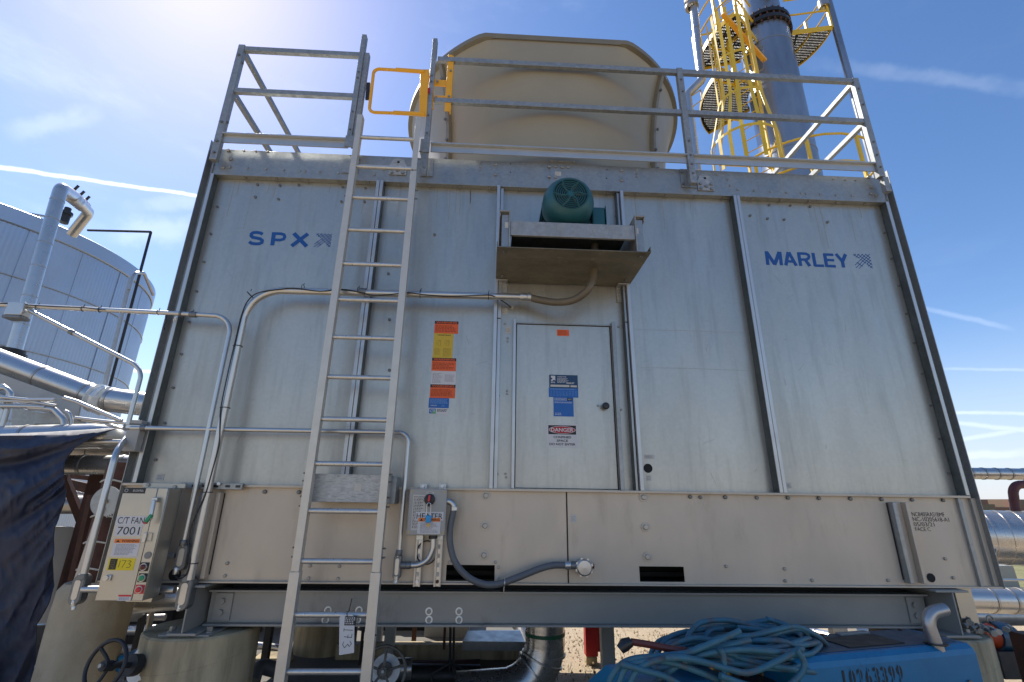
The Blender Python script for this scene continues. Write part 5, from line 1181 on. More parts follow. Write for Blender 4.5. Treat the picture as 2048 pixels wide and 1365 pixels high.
# tarpaulin over the fat pipe
def tarp():
    rows, cols = 130, 150; m = MB()
    prof = [(0, 205, 856), (.06, 232, 857), (.12, 190, 872), (.18, 150, 895), (.25, 128, 925), (.32, 127, 955), (.38, 132, 985), (.45, 128, 1010), (.52, 108, 1060), (.6, 106, 1120), (.66, 108, 1170), (.72, 98, 1205), (.8, 74, 1250), (.88, 70, 1320), (1, 52, 1420)]
    for j in range(rows + 1):
        f = j / rows
        for a, b in zip(prof[:-1], prof[1:]):
            if a[0] <= f <= b[0]: t = (f - a[0]) / (b[0] - a[0]); ur = a[1] + (b[1] - a[1]) * t; vr = a[2] + (b[2] - a[2]) * t; break
        for i in range(cols + 1):
            g_ = i / cols; u = -140 + (ur + 140) * g_
            v = vr + (1 - g_) * (0 if f > .2 else (1 - f / .2) * 22) * (1 if f < .2 else 0)
            v = 872 + (vr - 872) * (1 if f > .12 else (g_ ** 1.5)) if f < .12 else vr + (1 - g_) * 12 * max(0, 1 - f)
            Yb = .72 - .22 * math.sin(min(1, f / .15) * math.pi / 2)
            if f < .05: Yb = 1.05 - f * 5
            # long folds fanning out from the gathered right end
            ang = math.atan2(v - 830, 290 - u) + .05 * noise.noise(Vector((u / 120, f * 2, 1)))
            ph_ = ang * 8.5 + .9 * noise.noise(Vector((u / 130, v / 160, 2)))
            fold = (1 - (math.sin(ph_) ** 2 + .012) ** .5) * (.65 + .5 * noise.noise(Vector((round(ph_ / math.pi) * 3.1, 0, 0))))
            amp = .17 * min(1, .12 + f * 2.5) * min(1, .25 + (290 - u) / 250)
            rad = math.hypot(v - 800, 300 - u); rg = lambda x, y, z: 1 - 2.6 * abs(noise.noise(Vector((x, y, z))))
            d = amp * (fold - .4) * .7 - min(1, .2 + f * 3) * (.070 * rg(ang * 4, rad / 300, 3) + .030 * rg(ang * 11 + rad / 400, rad / 170, 8) + .006 * rg(u / 22, v / 30, 12))
            m.v.append(P(u, v, Yb + d))
    for j in range(rows):
        for i in range(cols): a = j * (cols + 1) + i; m.f.append((a, a + 1, a + cols + 2, a + cols + 1))
    o = single(m, 'tarpaulin', tarpm, 'dark navy tarpaulin draped in folds over the pipes at the left edge', 'tarpaulin', smooth=60)
    s = o.modifiers.new('thickness', 'SOLIDIFY'); s.thickness = .006; return o
tarp()

# ================================================================== RIGHT: TALL COLUMN
QX, QY = 8.77, 4.5
KV = lambda v, Y=QY, u=1560: P(u, v, Y).z
K = thing('process_column', 'tall clad process column with dark bolted flange rising beyond the right side of the tower', 'column', (QX, QY, 0))
zf = KV(72)
build(MB().cyl((QX, QY, 0), (QX, QY, zf - .16), .53, 40), 'lower_shell', column_m, K)
build(MB().cyl((QX, QY, zf + .16), (QX, QY, zf + 5), .455, 40), 'upper_shell', column_m, K)
for s in (-1, 1): build(MB().lathe((QX, QY, zf + s * .09), [(.44, -.05), (.60, -.05), (.60, .05), (.44, .05)], 40), 'flange_ring', blkst, K)
for k in range(26):
    a = 2 * math.pi * k / 26; build(MB().cyl((QX + .565 * math.cos(a), QY + .565 * math.sin(a), zf - .20), (QX + .565 * math.cos(a), QY + .565 * math.sin(a), zf + .2), .024, 6), 'stud_bolt', rust, K)
for v in (113, 189, 320, 10):
    z = KV(v); r = .53 if z < zf else .455; build(MB().lathe((QX, QY, z), [(r, -.012), (r + .008, -.012), (r + .008, .012), (r, .012)], 40), 'seam_band', cladd, K)
z = KV(22); q = Vector((QX - .02, QY - .42, z)); nn = build(MB().cyl(q, q + Vector((.0, -.25, .02)), .10, 16).cyl(q + Vector((0, -.22, .02)), q + Vector((0, -.27, .02)), .15, 16), 'nozzle', blkst, K)
for (v0, v1) in ((95, 112), (120, 140), (205, 235), (257, 272)):
    a, b = P(1530, v0, QY - .56), P(1537, v1, QY - .56); build(MB().tube([P(1519, v0 + 3, QY - .5), P(1527, v0 - 2, QY - .56), P(1527, v1 - 2, QY - .56), P(1519, v1 + 3, QY - .5)], .010, 6), 'cladding_hook', cladd, K)
# pipes standing on both sides of it
a = P(1381, -40, 4.0); b = P(1404, 160, 4.0); c = P(1374, 190, 4.0); d = P(1394, 345, 4.0)
t = pipe('left_riser', 'bright vertical pipe left of the yellow ladder cage with an offset bend', [a, b, c, d], .085, clad, .14, ((a, b, .52),))
build(MB().lathe(P(1383, 8, 4.0) + Z1 * 0, [(.09, -.12), (.15, -.12), (.15, -.07), (.10, -.06), (.10, .06), (.15, .07), (.15, .12), (.09, .12)], 18), 'pipe_flange', cladd, t)
a, b = P(1645, -40, 4.2), P(1692, 175, 4.2)
t = pipe('right_riser', 'slim vertical pipe standing right of the tall column', [a, Vector((a.x, a.y, 4.7))], .075, column_m, 0)
build(MB().lathe(P(1647, 10, 4.2), [(.08, -.10), (.12, -.10), (.12, .10), (.08, .10)], 16), 'pipe_flange', cladd, t)
a = P(1640, -60, 4.2)
single(MB().tube([P(1401, 180, 4.0), P(1404, 200, 4.0), P(1384, 215, 4.0)], .012, 6).tube([P(1384, 192, 4.0), P(1400, 181, 4.0)], .012, 6), 'pipe_bracket', yeld, 'thin triangular pipe bracket beside the offset bend', 'bracket')
# caged ladder
CG = thing('caged_ladder', 'yellow caged ladder climbing the tall column, its cage flaring at the bottom', 'caged ladder', (8.0, 4.0, 4.7))
YL2 = 4.05
l0, l1 = P(1558, 322, YL2).x, 0
lad_x = (P(1504, 322, YL2).x, P(1535, 322, YL2).x)
lx = P(1504, 322, YL2).x; rx_ = P(1533, 322, YL2).x + .04
lx2 = P(1470, 130, YL2).x
zb3, zt3 = P(1500, 345, YL2).z, P(1440, 20, YL2).z + .6
c2 = Vector(((lx + rx_) / 2 - .10, YL2, 0)); wid = .42
dirw = Vector((.72, .69, 0)).normalized(); dirn = Vector((-.69, .72, 0)) * -1     # rungs run along dirw, the cage bulges along -dirn side
dirn = Vector((-.80, -.60, 0)).normalized(); dirw = Vector((.60, -.80, 0)).normalized()
base = Vector((P(1519, 322, YL2).x, YL2, 0))
for s in (-1, 1):
    q = base + dirw * s * .21; build(MB().box(q.x - .016, q.x + .016, q.y - .03, q.y + .03, zb3 - 1, zt3), 'stringer', yel, CG)
z = zb3 - .9
while z < zt3: build(MB().tube([base + dirw * -.2 + Z1 * z, base + dirw * .2 + Z1 * z], .012, 6), 'rung', yel, CG); z += .30
def hoop(z, R, dep):
    pts = [base + dirw * (.21 + (R - .35) * .0)]; o = []
    for k in range(21):
        a = -math.pi / 2 - .25 + (math.pi + .5) * k / 20; o.append(base + dirw * math.sin(a) * R + dirn * (math.cos(a) * R + dep) + Z1 * z)
    return [base - dirw * .21 + Z1 * z] + o + [base + dirw * .21 + Z1 * z]
hz = [(KV(286, 3.6, 1440), .60, .64), (KV(192, 3.6, 1440), .42, .46), (KV(118, 3.6, 1440), .41, .46), (KV(50, 3.6, 1440), .41, .46)]
for z, R, dep in hz:
    m = MB(); q = hoop(z, R, dep)
    for a, b in zip(q[:-1], q[1:]): m.bar(a, b, .008, .055, Z1)
    build(m, 'hoop', yel, CG)
for k in (1, 3, 6, 9, 11, 13, 16, 19, 21):
    m = MB()
    pts = [hoop(z, R, dep)[k] for z, R, dep in hz]; pts = [pts[0] - Z1 * .7] + pts + [pts[-1] + Z1 * .3]
    ctr = base + dirn * .38
    for a, b in zip(pts[:-1], pts[1:]):
        o_ = (a - ctr); o_.z = 0; m.bar(a, b, .065, .008, o_)
    build(m, 'cage_strap', yel, CG)
# platforms
def gratingmesh(poly, z, sp=.034, th=.05, bw=.012):
    m = MB(); xs_ = [p[0] for p in poly]; ys_ = [p[1] for p in poly]
    def span(val, ax):
        r = []
        for (a, b) in zip(poly, poly[1:] + poly[:1]):
            if (a[ax] - val) * (b[ax] - val) < 0: t = (val - a[ax]) / (b[ax] - a[ax]); r.append(a[1 - ax] + t * (b[1 - ax] - a[1 - ax]))
        return sorted(r)
    v = min(xs_) + sp / 2
    while v < max(xs_):
        r = span(v, 0)
        for a, b in zip(r[::2], r[1::2]): m.box(v - bw / 2, v + bw / 2, a, b, z, z + th)
        v += sp
    v = min(ys_) + sp
    while v < max(ys_):
        r = span(v, 1)
        for a, b in zip(r[::2], r[1::2]): m.box(a, b, v - bw / 2, v + bw / 2, z + th * .3, z + th * .9)
        v += sp * 2
    return m
def platform(nm, label, a0, a1, r0, r1, z, rail=True, rails=(.55, 1.05), postn=4, ma=yel):
    t = thing(nm, label, 'platform', (QX, QY, z), 'platforms on the tall column')
    A = [math.radians(a0 + (a1 - a0) * k / 16) for k in range(17)]
    outer = [(QX + math.cos(a) * r1, QY + math.sin(a) * r1) for a in A]; inner = [(QX + math.cos(a) * r0, QY + math.sin(a) * r0) for a in A]
    build(gratingmesh(outer + inner[::-1], z), 'grating', grating, t, smooth=0)
    m = MB()
    for a, b in zip(outer[:-1], outer[1:]): m.bar((*a, z + .02), (*b, z + .02), .012, .13)
    build(m, 'toe_plate', ma, t)
    for e in (0, -1): build(MB().bar((*inner[e], z + .0), (*outer[e], z + .0), .02, .13), 'edge_beam', ma, t)
    mid = [(QX + math.cos(a) * (r0 + r1) / 2, QY + math.sin(a) * (r0 + r1) / 2) for a in A]; m = MB()
    for a, b in zip(mid[:-1], mid[1:]): m.bar((*a, z - .02), (*b, z - .02), .02, .05)
    build(m, 'support_ring', yeld, t)
    if rail:
        for k in range(postn):
            i = round(16 * k / (postn - 1)); build(MB().bar((*outer[i], z), (*outer[i], z + rails[-1]), .05, .05, Y1), 'rail_post', ma, t)
        for h in rails: build(MB().tube([(*p, z + h) for p in outer], .022, 8), 'hand_rail', ma, t)
        for e in (0, -1):
            for h in rails: build(MB().tube([(*outer[e], z + h), (*inner[e], z + h)], .022, 8), 'hand_rail', ma, t)
    return t
zp1 = P(1672, 57, 4.2).z
platform('right_platform', 'yellow railed grating platform on the right side of the tall column', -12, 72, .60, 1.5, zp1)
zp2 = P(1432, 24, 3.55).z
t = platform('left_platform', 'yellow railed grating platform at the top left of the tall column with a diagonal strut', -198, -142, .58, 1.55, zp2)
build(MB().bar(P(1445, 28, 3.3), P(1530, 122, 3.95), .05, .09, Y1), 'diagonal_strut', yelo, t)
zp3 = P(1440, 106, 3.55).z
platform('middle_platform', 'dark grating platform seen through the yellow ladder cage', -232, -160, .58, 1.6, zp3, rail=False, ma=yeld)
zp4 = P(1640, 330, 3.9).z - .6
t = platform('lower_platform', 'lowest platform with curved yellow handrails just above the tower roof edge', -150, 40, .62, 1.45, zp4 - .55, rails=(.55, 1.15), postn=6)

# ================================================================== RIGHT: PIPES AT GROUND LEVEL
a, b = P(1860, 946, 3.2), P(2120, 950, 3.2)
pipe('small_clad_pipe', 'slim clad pipe crossing the sky at right above the big duct', [a, b], .082, cladm, 0, tuple((a, b, f) for f in (.30, .40, .50, .60, .72, .84)))
a, b = P(1840, 1068, 3.1), P(2170, 1082, 2.5)
DU = pipe('spiral_duct', 'big spiral clad duct at the right edge with a paper tag', [a, b], .335, cladm, 0, tuple((a, b, f) for f in (.12, .28, .40, .50, .60, .70, .82)), n=40, bma=cladm)
pipe('red_brown_pipe', 'dark red pipe hooking down on to the big duct at right', [P(2110, 968, 2.9), P(2024, 970, 2.9), P(2032, 1026, 2.9)], .055, brown, .14, n=16)
ty2 = 2.30
t = thing('duct_tag', 'white paper tag hanging on the big spiral duct', 'tag', tuple(P(1987, 1132, ty2)))
build(MB().prism([P(u, v, ty2) for u, v in ((1979, 1096), (1992, 1097), (1994, 1132), (1980, 1131))], (0, .002, 0)), 'card', white, t)
build(MB().prism([P(u, v, ty2 - .002) for u, v in ((1980, 1097), (1991.5, 1098), (1992, 1106), (1980, 1105))], (0, .001, 0)), 'black_header', ink, t)
tf = FR(P(1981, 1130, ty2 - .001)); k_ = P(1993, 1130, ty2).x - tf.o.x; k2_ = P(1986, 1107, ty2).z - tf.o.z
m = MB(); 
tf.stroke([(k_ * .75, k2_ * .85), (k_ * .3, k2_ * .85)], .007, 0, .001, m); tf.stroke([(k_ * .75, k2_ * .7), (k_ * .75, k2_ * .5), (k_ * .3, k2_ * .58)], .007, 0, .001, m); tf.stroke([(k_ * .7, k2_ * .38), (k_ * .5, k2_ * .25), (k_ * .35, k2_ * .36)], .007, 0, .001, m); build(m, 'handwriting', ink, t)
a, b = P(1900, 1198, 2.1), P(2150, 1206, 2.1)
pipe('lower_clad_pipe', 'clad pipe with overlapping seams below the big duct at right', [a, b], .135, clad, 0, ((a, b, .30), (a, b, .46), (a, b, .56), (a, b, .66)), n=28)
a, b = P(1880, 1232, 3.6), P(2150, 1233, 3.6); pipe('ground_pipe', 'dull grey pipe lying low behind the blue motor at right', [a, b], .12, cladd)
single(MB().tube([P(1985, 1160, 1.6), P(2100, 1161, 1.6)], .012, 8), 'thin_rod', cond, 'thin level rod between the big duct and the lower clad pipe', 'rod')
single(MB().prism([P(u, v, 7.0) for u, v in ((1950, 1132), (2026, 1132), (2044, 1185), (1950, 1185))], (0, .4, 0)), 'equipment_skid', bgrey, 'tan grey equipment box on the ground far behind the duct', 'box')
m = MB()
for i in range(26):
    x = 24 + i * 3.2 + random.uniform(-1, 1)
    m.box(x, x + 3.6, 62 + random.uniform(0, 4), 70, 0, random.uniform(1.6, 3.2))
far = mat('far_shed', (.28, .10, .08), 0, .8, .2, .2, col2=(.12, .14, .08)); single(m, 'distant_shed_row', far, 'far low row of reddish sheds on the horizon at right', 'shed', bevel=0)
BM = thing('pump_motor', 'small blue pump motor with lifting eye beyond the right pier', 'motor', tuple(P(2000, 1290, 1.2)))
a, b = P(1984, 1272, 1.25), P(2024, 1274, 1.25)
build(MB().tube([a, a.lerp(b, .75), a.lerp(b, .95), b], [.125, .125, .105, .06], 24), 'motor_body', mat('motor_blue', (.012, .07, .12), .1, .4, .1, 9), BM)
q = a.lerp(b, .12) + Z1 * .10; build(MB().tube([q + Vector((math.cos(w2) * .035, 0, .035 + math.sin(w2) * .035)) for w2 in [2 * math.pi * i / 14 for i in range(14)]], .009, 6, True), 'lifting_eye', boltm, BM)
build(MB().tube([a - X1 * .10, a], [.06, .105], 20), 'coupling_guard', cone, BM)
build(MB().box(a.x - .1, b.x, a.y - .12, a.y + .12, a.z - .32, a.z - .10), 'base', blkst, BM, .005)
single(MB().box(P(2026, 1300, .3).x, P(2026, 1300, .3).x + .4, .0, .3, 0, P(2030, 1283, 0).z), 'rusty_box', rust, 'dark rusty steel box at the lower right corner beside the pier', 'box', bevel=.004)
# loose bolts on the right pier and beam end
rnd = random.Random(3)
def loosebolt(p, d, label, r=.021, l=.11):
    t = thing('loose_bolt', label, 'bolt', tuple(p), 'loose bolts left on the right pier'); d = Vector(d).normalized()
    build(MB().cyl(p, p + d * l, r * .55, 12), 'shank', rust if rnd.random() < .3 else boltd, t); build(MB().cyl(p - d * .022, p, r, 6), 'hex_head', boltm, t)
    build(MB().cyl(p + d * l * .65, p + d * l * .85, r, 6), 'nut', boltm, t); return t
spots = [(1938, 1290, 'leftmost bolt of the pile on the right pier'), (1948, 1282, 'rusty bolt standing behind the left of the pile on the pier'), (1960, 1288, 'bolt with its hex head facing out near the left of the pile'),
         (1962, 1277, 'bolt resting on top of the left half of the pile'), (1975, 1280, 'topmost bolt in the middle of the pile'), (1972, 1293, 'bolt lying flat pointing right in the front of the pile'), (1988, 1279, 'bolt at the back right of the pile'),
         (2002, 1290, 'long bolt near the right end of the pile'), (2022, 1292, 'rightmost bolt at the pier edge')]
for u, v, lb in spots:
    p = P(u, v, .0); q = P(u, v, Y=-.06 + rnd.uniform(0, .16)); q.z = max(q.z, .815)
    loosebolt(q, (rnd.uniform(.3, 1), rnd.uniform(-.3, 1), 0) if v > 1285 else (rnd.uniform(-.4, .6), 1, .1), lb)
for u, v, lb in ((1932, 1251, 'upper bolt of the pair wedged at the right beam end'), (1946, 1256, 'lower bolt of the pair wedged at the right beam end'), (1938, 1244, 'small bolt above the pair at the right beam end')):
    q = P(u, v, -.02); loosebolt(q, (.5, -.3 + rnd.random(), .1), lb, .019, .07)

# ================================================================== BELOW THE TOWER
a = P(1090, 1250, 1.05)
r_e = .172
EL = thing('drain_elbow', 'large steel elbow pipe with green tape dropping from the basin', 'pipe', (a.x, 1.05, 0))
ex = a.x
build(MB().tube(fillet([(ex, 1.05, 1.12), (ex, 1.05, .14), (ex - .75, .95, .12)], .34, 12), r_e, 32), 'elbow', cladm, EL, smooth=60)
zt4 = P(1090, 1277, 1.05 - .17).z; build(MB().cyl((ex, 1.05, zt4 - .014), (ex, 1.05, zt4 + .014), r_e + .003, 32), 'green_tape', tape, EL)
zt5 = P(1090, 1322, 1.05 - .17).z
for k, (dx, dz, tx) in enumerate(((-.03, .36, .35), (-.09, .28, .75))):
    q = Vector((ex + dx, 1.04, dz)); d_ = Vector((-math.sin(tx), 0, -math.cos(tx))); build(MB().cyl(q - d_ * .007, q + d_ * .007, r_e + .012, 32), 'mitre_seam', cladd, EL)
build(MB().cyl((ex, 1.05, zt5 - .008), (ex, 1.05, zt5 + .008), r_e + .004, 32), 'weld_seam', cladd, EL)
RP = thing('red_post', 'bright red steel post on a small concrete foot under the tower', 'post', tuple(P(1187, 1330, 2.3)))
x0, x1 = P(1172, 1300, 2.3).x, P(1196, 1300, 2.3).x; zb4 = P(1185, 1314, 2.3).z
build(MB().box(x0, x1, 2.3, 2.42, zb4, 1.05), 'steel_post', redp, RP, .003)
build(MB().box(x1 + .004, x1 + .07, 2.36, 2.50, zb4 + .03, .6), 'side_plate', redp, RP, .002)
build(MB().box(x0 - .0, x1 - .01, 2.3, 2.43, zb4 - .12, zb4 - .001), 'foot', conc, RP, .01)
def vpost(u0, u1, v1, Y, ma, lb, top=1.05, nm='steel_post', dp=.10):
    xa, xb = P(u0, v1, Y).x, P(u1, v1, Y).x; z = max(0, P(u0, v1, Y).z); return single(MB().box(xa, xb, Y, Y + dp, z, top), nm, ma, lb, 'post', 'steel posts under the tower', bevel=.004)
vpost(1207, 1233, 1360, 1.15, paintl, 'pale green grey post between the red post and the blue cables')
vpost(745, 758, 1320, 2.2, paintl, 'narrow pale post just right of the ladder foot'); vpost(764, 784, 1330, 2.0, paintl, 'wider pale post behind the grey handwheel')
vpost(846, 936, 1305, 3.0, paintl, 'broad pale box column behind the black pipe stands', dp=.4)
vpost(1540, 1556, 1300, 3.2, paintl, 'far pale post above the blue cables'); vpost(1572, 1600, 1290, 3.4, rust, 'rusty short post right of the far pier')
vpost(1670, 1700, 1285, 3.0, galv2, 'dark post behind the middle of the blue machine'); vpost(820, 829, 1320, 2.4, rust, 'thin rusty rod post left of the broad pale column', dp=.04); vpost(885, 890, 1300, 1.9, rust, 'thin rusty rod in front of the broad pale column', dp=.03)
vpost(1440, 1470, 1285, 3.6, galv2, 'grey post at the left of the far pier')
ST2 = thing('pipe_stand', 'black tripod pipe stand with splayed legs under the tower', 'pipe stand', tuple(P(905, 1360, 1.3)))
for u in (901, 908): build(MB().tube([P(u, 1245, 1.3), P(u - 1, 1345, 1.3)], .012, 8), 'rod', blkst, ST2)
for du in (-38, 38, 8): build(MB().tube([P(903, 1325, 1.3), P(903 + du, 1348, 1.3 - .05), P(903 + du * 1.05, 1375, 1.25)], .012, 8), 'leg', blkst, ST2)
single(MB().tube([P(727, 1250, 1.8), P(720, 1330, 1.8)], .016, 8), 'black_rod', blkst, 'thin black rod seen between the ladder rails below the beam', 'rod')
single(MB().prism([P(u, v, Z=.30) for u, v in ((935, 1262), (1040, 1260), (1050, 1284), (925, 1283))], (0, 0, -.08)), 'grey_platform', galv2, 'low grey painted platform in broken sunlight beyond the curb', 'platform')
single(MB().box(.95, 3.0, 2.1, 2.25, 0.06, .20), 'concrete_curb', conc, 'low concrete curb crossing behind the elbow pipe', 'curb', bevel=.01)
pipe('rubber_hose', 'thick ribbed grey hose lying behind the left pier', [P(505, 1365, 1.0), P(515, 1330, 1.1), P(570, 1345, 1.2)], .06, flexm, .1)
pipe('floor_pipe', 'dark pipe along the slab in front of the curb', [P(790, 1350, 1.5), P(960, 1352, 1.5)], .09, blkst)
pipe('small_floor_pipe', 'rusty pipe end beside the grey handwheel', [P(810, 1335, 1.9), P(960, 1330, 1.9)], .05, rust)
pipe('sunlit_floor_pipe', 'short sunlit clad pipe on the ground beyond the blue machine', [P(1592, 1264, 4.0), P(1680, 1281, 3.4)], .09, clad, 0, ((P(1592, 1264, 4.0), P(1680, 1281, 3.4), .5),))
pipe('second_floor_pipe', 'pale clad pipe behind the top edge of the blue machine', [P(1705, 1264, 3.2), P(1840, 1270, 3.2)], .10, clad, 0, ((P(1705, 1264, 3.2), P(1840, 1270, 3.2), .5),))
t = thing('small_valve', 'small valve with red collar and pale handle seen above the cables', 'valve', tuple(P(1410, 1268, 3.2)))
build(MB().cyl(P(1398, 1268, 3.2), P(1404, 1269, 3.2), .07, 14), 'red_collar', cone, t); build(MB().cyl(P(1404, 1269, 3.2), P(1424, 1270, 3.2), .055, 14), 'valve_body', cond, t); build(MB().cyl(P(1372, 1266, 3.2), P(1398, 1268, 3.2), .05, 12), 'pipe_stub', blkst, t)
for k, (x, y, r, h, lb) in enumerate(((-.4, 3.2, .12, 2.2, 'dark vertical pipe behind the left pier'), (.1, 3.6, .08, 2.2, 'slim dark pipe farther behind the left pier'), (-1.2, 3.0, .2, 2.5, 'dark drum shaped vessel in the shade of the pipe rack'), (-2.0, 2.4, .15, 1.6, 'dark pipe riser behind the tarpaulin'))):
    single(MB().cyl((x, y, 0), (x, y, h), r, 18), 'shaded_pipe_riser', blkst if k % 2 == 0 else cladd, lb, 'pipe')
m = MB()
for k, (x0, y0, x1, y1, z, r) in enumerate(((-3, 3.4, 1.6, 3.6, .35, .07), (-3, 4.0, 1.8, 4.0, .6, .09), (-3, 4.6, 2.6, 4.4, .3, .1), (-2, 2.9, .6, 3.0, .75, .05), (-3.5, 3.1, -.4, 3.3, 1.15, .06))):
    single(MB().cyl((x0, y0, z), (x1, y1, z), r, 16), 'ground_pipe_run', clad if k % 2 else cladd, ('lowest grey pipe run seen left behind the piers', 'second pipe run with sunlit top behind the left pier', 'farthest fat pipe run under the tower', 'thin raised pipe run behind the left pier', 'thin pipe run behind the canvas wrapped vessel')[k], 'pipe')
# dry weeds by the red post
rw = random.Random(5); m = MB()
for i in range(420):
    x = rw.uniform(2.9, 5.6); y = rw.uniform(.9, 3.4); h = rw.uniform(.02, .10); dx, dy = rw.uniform(-.04, .04), rw.uniform(-.04, .04); w2 = rw.uniform(.002, .004)
    m.add([(x - w2, y, 0), (x + w2, y, 0), (x + dx, y + dy, h)], [(0, 1, 2)])
o = build(m, 'dry_weeds', weedm, None, 0, 0); tag(o, 'sparse dry weeds growing in the gravel under the tower', 'weeds', kind='stuff')
rs = random.Random(9); m = MB()
for i in range(2600):
    x = rs.uniform(2.6, 7.5); y = rs.uniform(.6, 7); s = rs.uniform(.006, .022)
    p = Vector((x, y, s * .3 - .005)); v = [p + Vector((rs.uniform(.6, 1) * s * a, rs.uniform(.6, 1) * s * b, rs.uniform(.5, 1) * s * c)) for a, b, c in ((1, 0, 0), (-1, 0, 0), (0, 1, 0), (0, -1, 0), (0, 0, 1), (0, 0, -1))]
    m.add(v, [(0, 2, 4), (2, 1, 4), (1, 3, 4), (3, 0, 4), (2, 0, 5), (1, 2, 5), (3, 1, 5), (0, 3, 5)])
o = build(m, 'loose_stones', gravel, None, 0, 0); tag(o, 'loose stones scattered on the gravel', 'stones', kind='stuff')

# ================================================================== BLUE ENGINE WELDER
wd = Vector((math.cos(math.radians(13.2)), math.sin(math.radians(13.2)), 0)); wn = Vector((-wd.y, wd.x, 0))
WA = Vector((5.254, -.689, 0)); zw = .915
def WP(l, d, z): return WA - wd * l + wn * d + Z1 * z     # l = distance left of the right end, d = depth behind the front
WE = thing('engine_welder', 'blue engine driven welding machine with bent exhaust stack and a stencilled number', 'welding machine', tuple(WP(1, .25, 0)))
def hood(l0, l1, nm, ma, zt, dz=.0):
    pr = [(-.055, .30), (-.055, zt - .045), (-.045, zt - .02), (-.02, zt), (.30, zt), (.52, zt - .13), (.52, .30)]
    m = MB(); m.prism([WP(l1, d, z) for d, z in pr], wd * (l1 - l0)); return build(m, nm, ma, WE, .006, smooth=15)
hood(0, 1.24, 'hood', blue, zw)
build(MB().prism([WP(1.22, d, z) for d, z in ((.012, zw + .0015), (.30, zw + .0015), (.30, zw + .004), (.012, zw + .004))], wd * 1.18), 'hood_top', bluedk, WE)
hood(1.62, 2.12, 'left_hood', blue, zw - .06)
build(MB().prism([WP(1.62, d, z) for d, z in ((-.02, .3), (-.02, zw - .14), (.5, zw - .14), (.5, .3))], wd * .38), 'centre_well', blkst, WE)
build(MB().obox(WP(2.14, -.07, .16), wd * 2.18, wn * .62, Z1 * .14), 'base_frame', blkst, WE, .005)
for l in (.4, 1.7):
    for d in (-.02, .5): build(MB().cyl(WP(l, d, .15), WP(l, d + .08, .15), .15, 24), 'wheel', black, WE, .01)
build(MB().obox(WP(.80, .035, zw + .0055), wd * .40, wn * .19, Z1 * .004), 'top_grille', blkst, WE)
ep = P(1822, 1286, Z=zw)
ex_ = WP(.36, .10, zw)
ex_ = P(1873, 1289, Z=zw + .004)
pts = fillet([ex_ - Z1 * .03, ex_ + Vector((-.03, 0, .15)), ex_ + Vector((.10, 0, .175))], .075, 10)
m = MB().tube(pts, .034, 18); m.f.pop()
es = build(m, 'exhaust_stack', cladd, WE, smooth=60)
e1 = pts[-1]; dd = (pts[-1] - pts[-2]).normalized(); build(MB().cyl(e1 - dd * .012, e1 - dd * .010, .032, 18), 'exhaust_bore', black, es)
build(MB().cyl(ex_ + Z1 * .001, ex_ + Z1 * .008, .055, 20), 'exhaust_collar', black, WE)
build(MB().obox(WP(.62, .24, zw + .005), wd * .22, wn * .04, Z1 * .012), 'hood_hinge', galv2, WE, .002)
for l, z in ((.115, .735), (.50, .715)): build(MB().cyl(WP(l, -.0565, z), WP(l, -.066, z), .018, 14), 'bolt', boltd, WE)
for l, d in ((1.06, .07), (1.0, .045), (.12, .27), (.72, .28)): build(MB().cyl(WP(l, d, zw + .0045), WP(l, d, zw + .012), .012, 6), 'bolt', rust, WE)
# stencilled number on the front face
wf = FR(WP(.99, -.0562, .775), wd, Z1); 
lt = MB(); s10 = '10263399'
for i, ch in enumerate(s10):
    x = i * .0535
    if ch == '1': wf.sheet(x + .012, x + .026, 0, .078, 0, .001, lt)
    else:
        wf.text(ch, x, x + .040, 0, .078, .0008, .02, lt)
build(lt, 'stencilled_number', ink, WE)
bf = MB(); 
for i, ch in enumerate(s10):
    if ch == '1': continue
    x = i * .0535; bf.add([wf.pt(x + .017, -.001, .0012), wf.pt(x + .023, -.001, .0012), wf.pt(x + .023, .080, .0012), wf.pt(x + .017, .080, .0012)], [(0, 1, 2, 3)])
build(bf, 'stencil_bridges', blue, WE)
sk = FR(WP(1.30, -.0215, .60), wd, Z1); build(sk.sheet(0, .10, 0, .075, .0, .001), 'side_sticker', cream, WE)
build(MB().prism([sk.pt(.03, .06, .0018), sk.pt(.07, .06, .0018), sk.pt(.05, .03, .0018)], sk.n * -.0005), 'sticker_mark', glab, WE)
for l in (1.22, 1.34, 1.46, 1.56):
    q = WP(l, .22, zw - .14); build(MB().cyl(q, q + Z1 * .09, .03, 14).cyl(q + Z1 * .09, q + Z1 * .12, .04, 6), 'terminal', brass if l != 1.34 else blkst, WE)
# pile of welding cable
rc = random.Random(21)
def coil(label, turns, cx, rx0, ry0, z0, dz, seed, ma=cablem, ends=None, r=.0138):
    rr_ = random.Random(seed); pts = []
    N_ = int(turns * 14)
    o1, o2, o3, o4 = [rr_.uniform(0, 6) for _ in range(4)]
    for i in range(N_):
        a = i * 2 * math.pi / 14 + o4; f = i / N_
        kx = 1 + .22 * math.sin(f * 17 + o1) + .10 * math.sin(f * 41 + o2); ky = 1 + .28 * math.sin(f * 13 + o3) + .1 * math.sin(f * 37)
        x = rx0 * kx * math.cos(a) + .10 * math.sin(f * 11 + o1); y = ry0 * ky * math.sin(a)
        z = z0 + dz * f + .05 * math.sin(a * 1.0 + o2) * math.sin(f * 9 + o3) + .03 * math.sin(a * 2 + o1) + .018 * rr_.random()
        edge = max(0, abs(x) - rx0 * .85); z -= edge * .55
        pts.append(WP(cx - x, .16 + y, z))
    if ends: pts = ends(pts)
    single(MB().tube(spline(pts, 4), r, 8), 'welding_cable', ma, label, 'cable', 'welding cables piled on the blue machine', smooth=60)
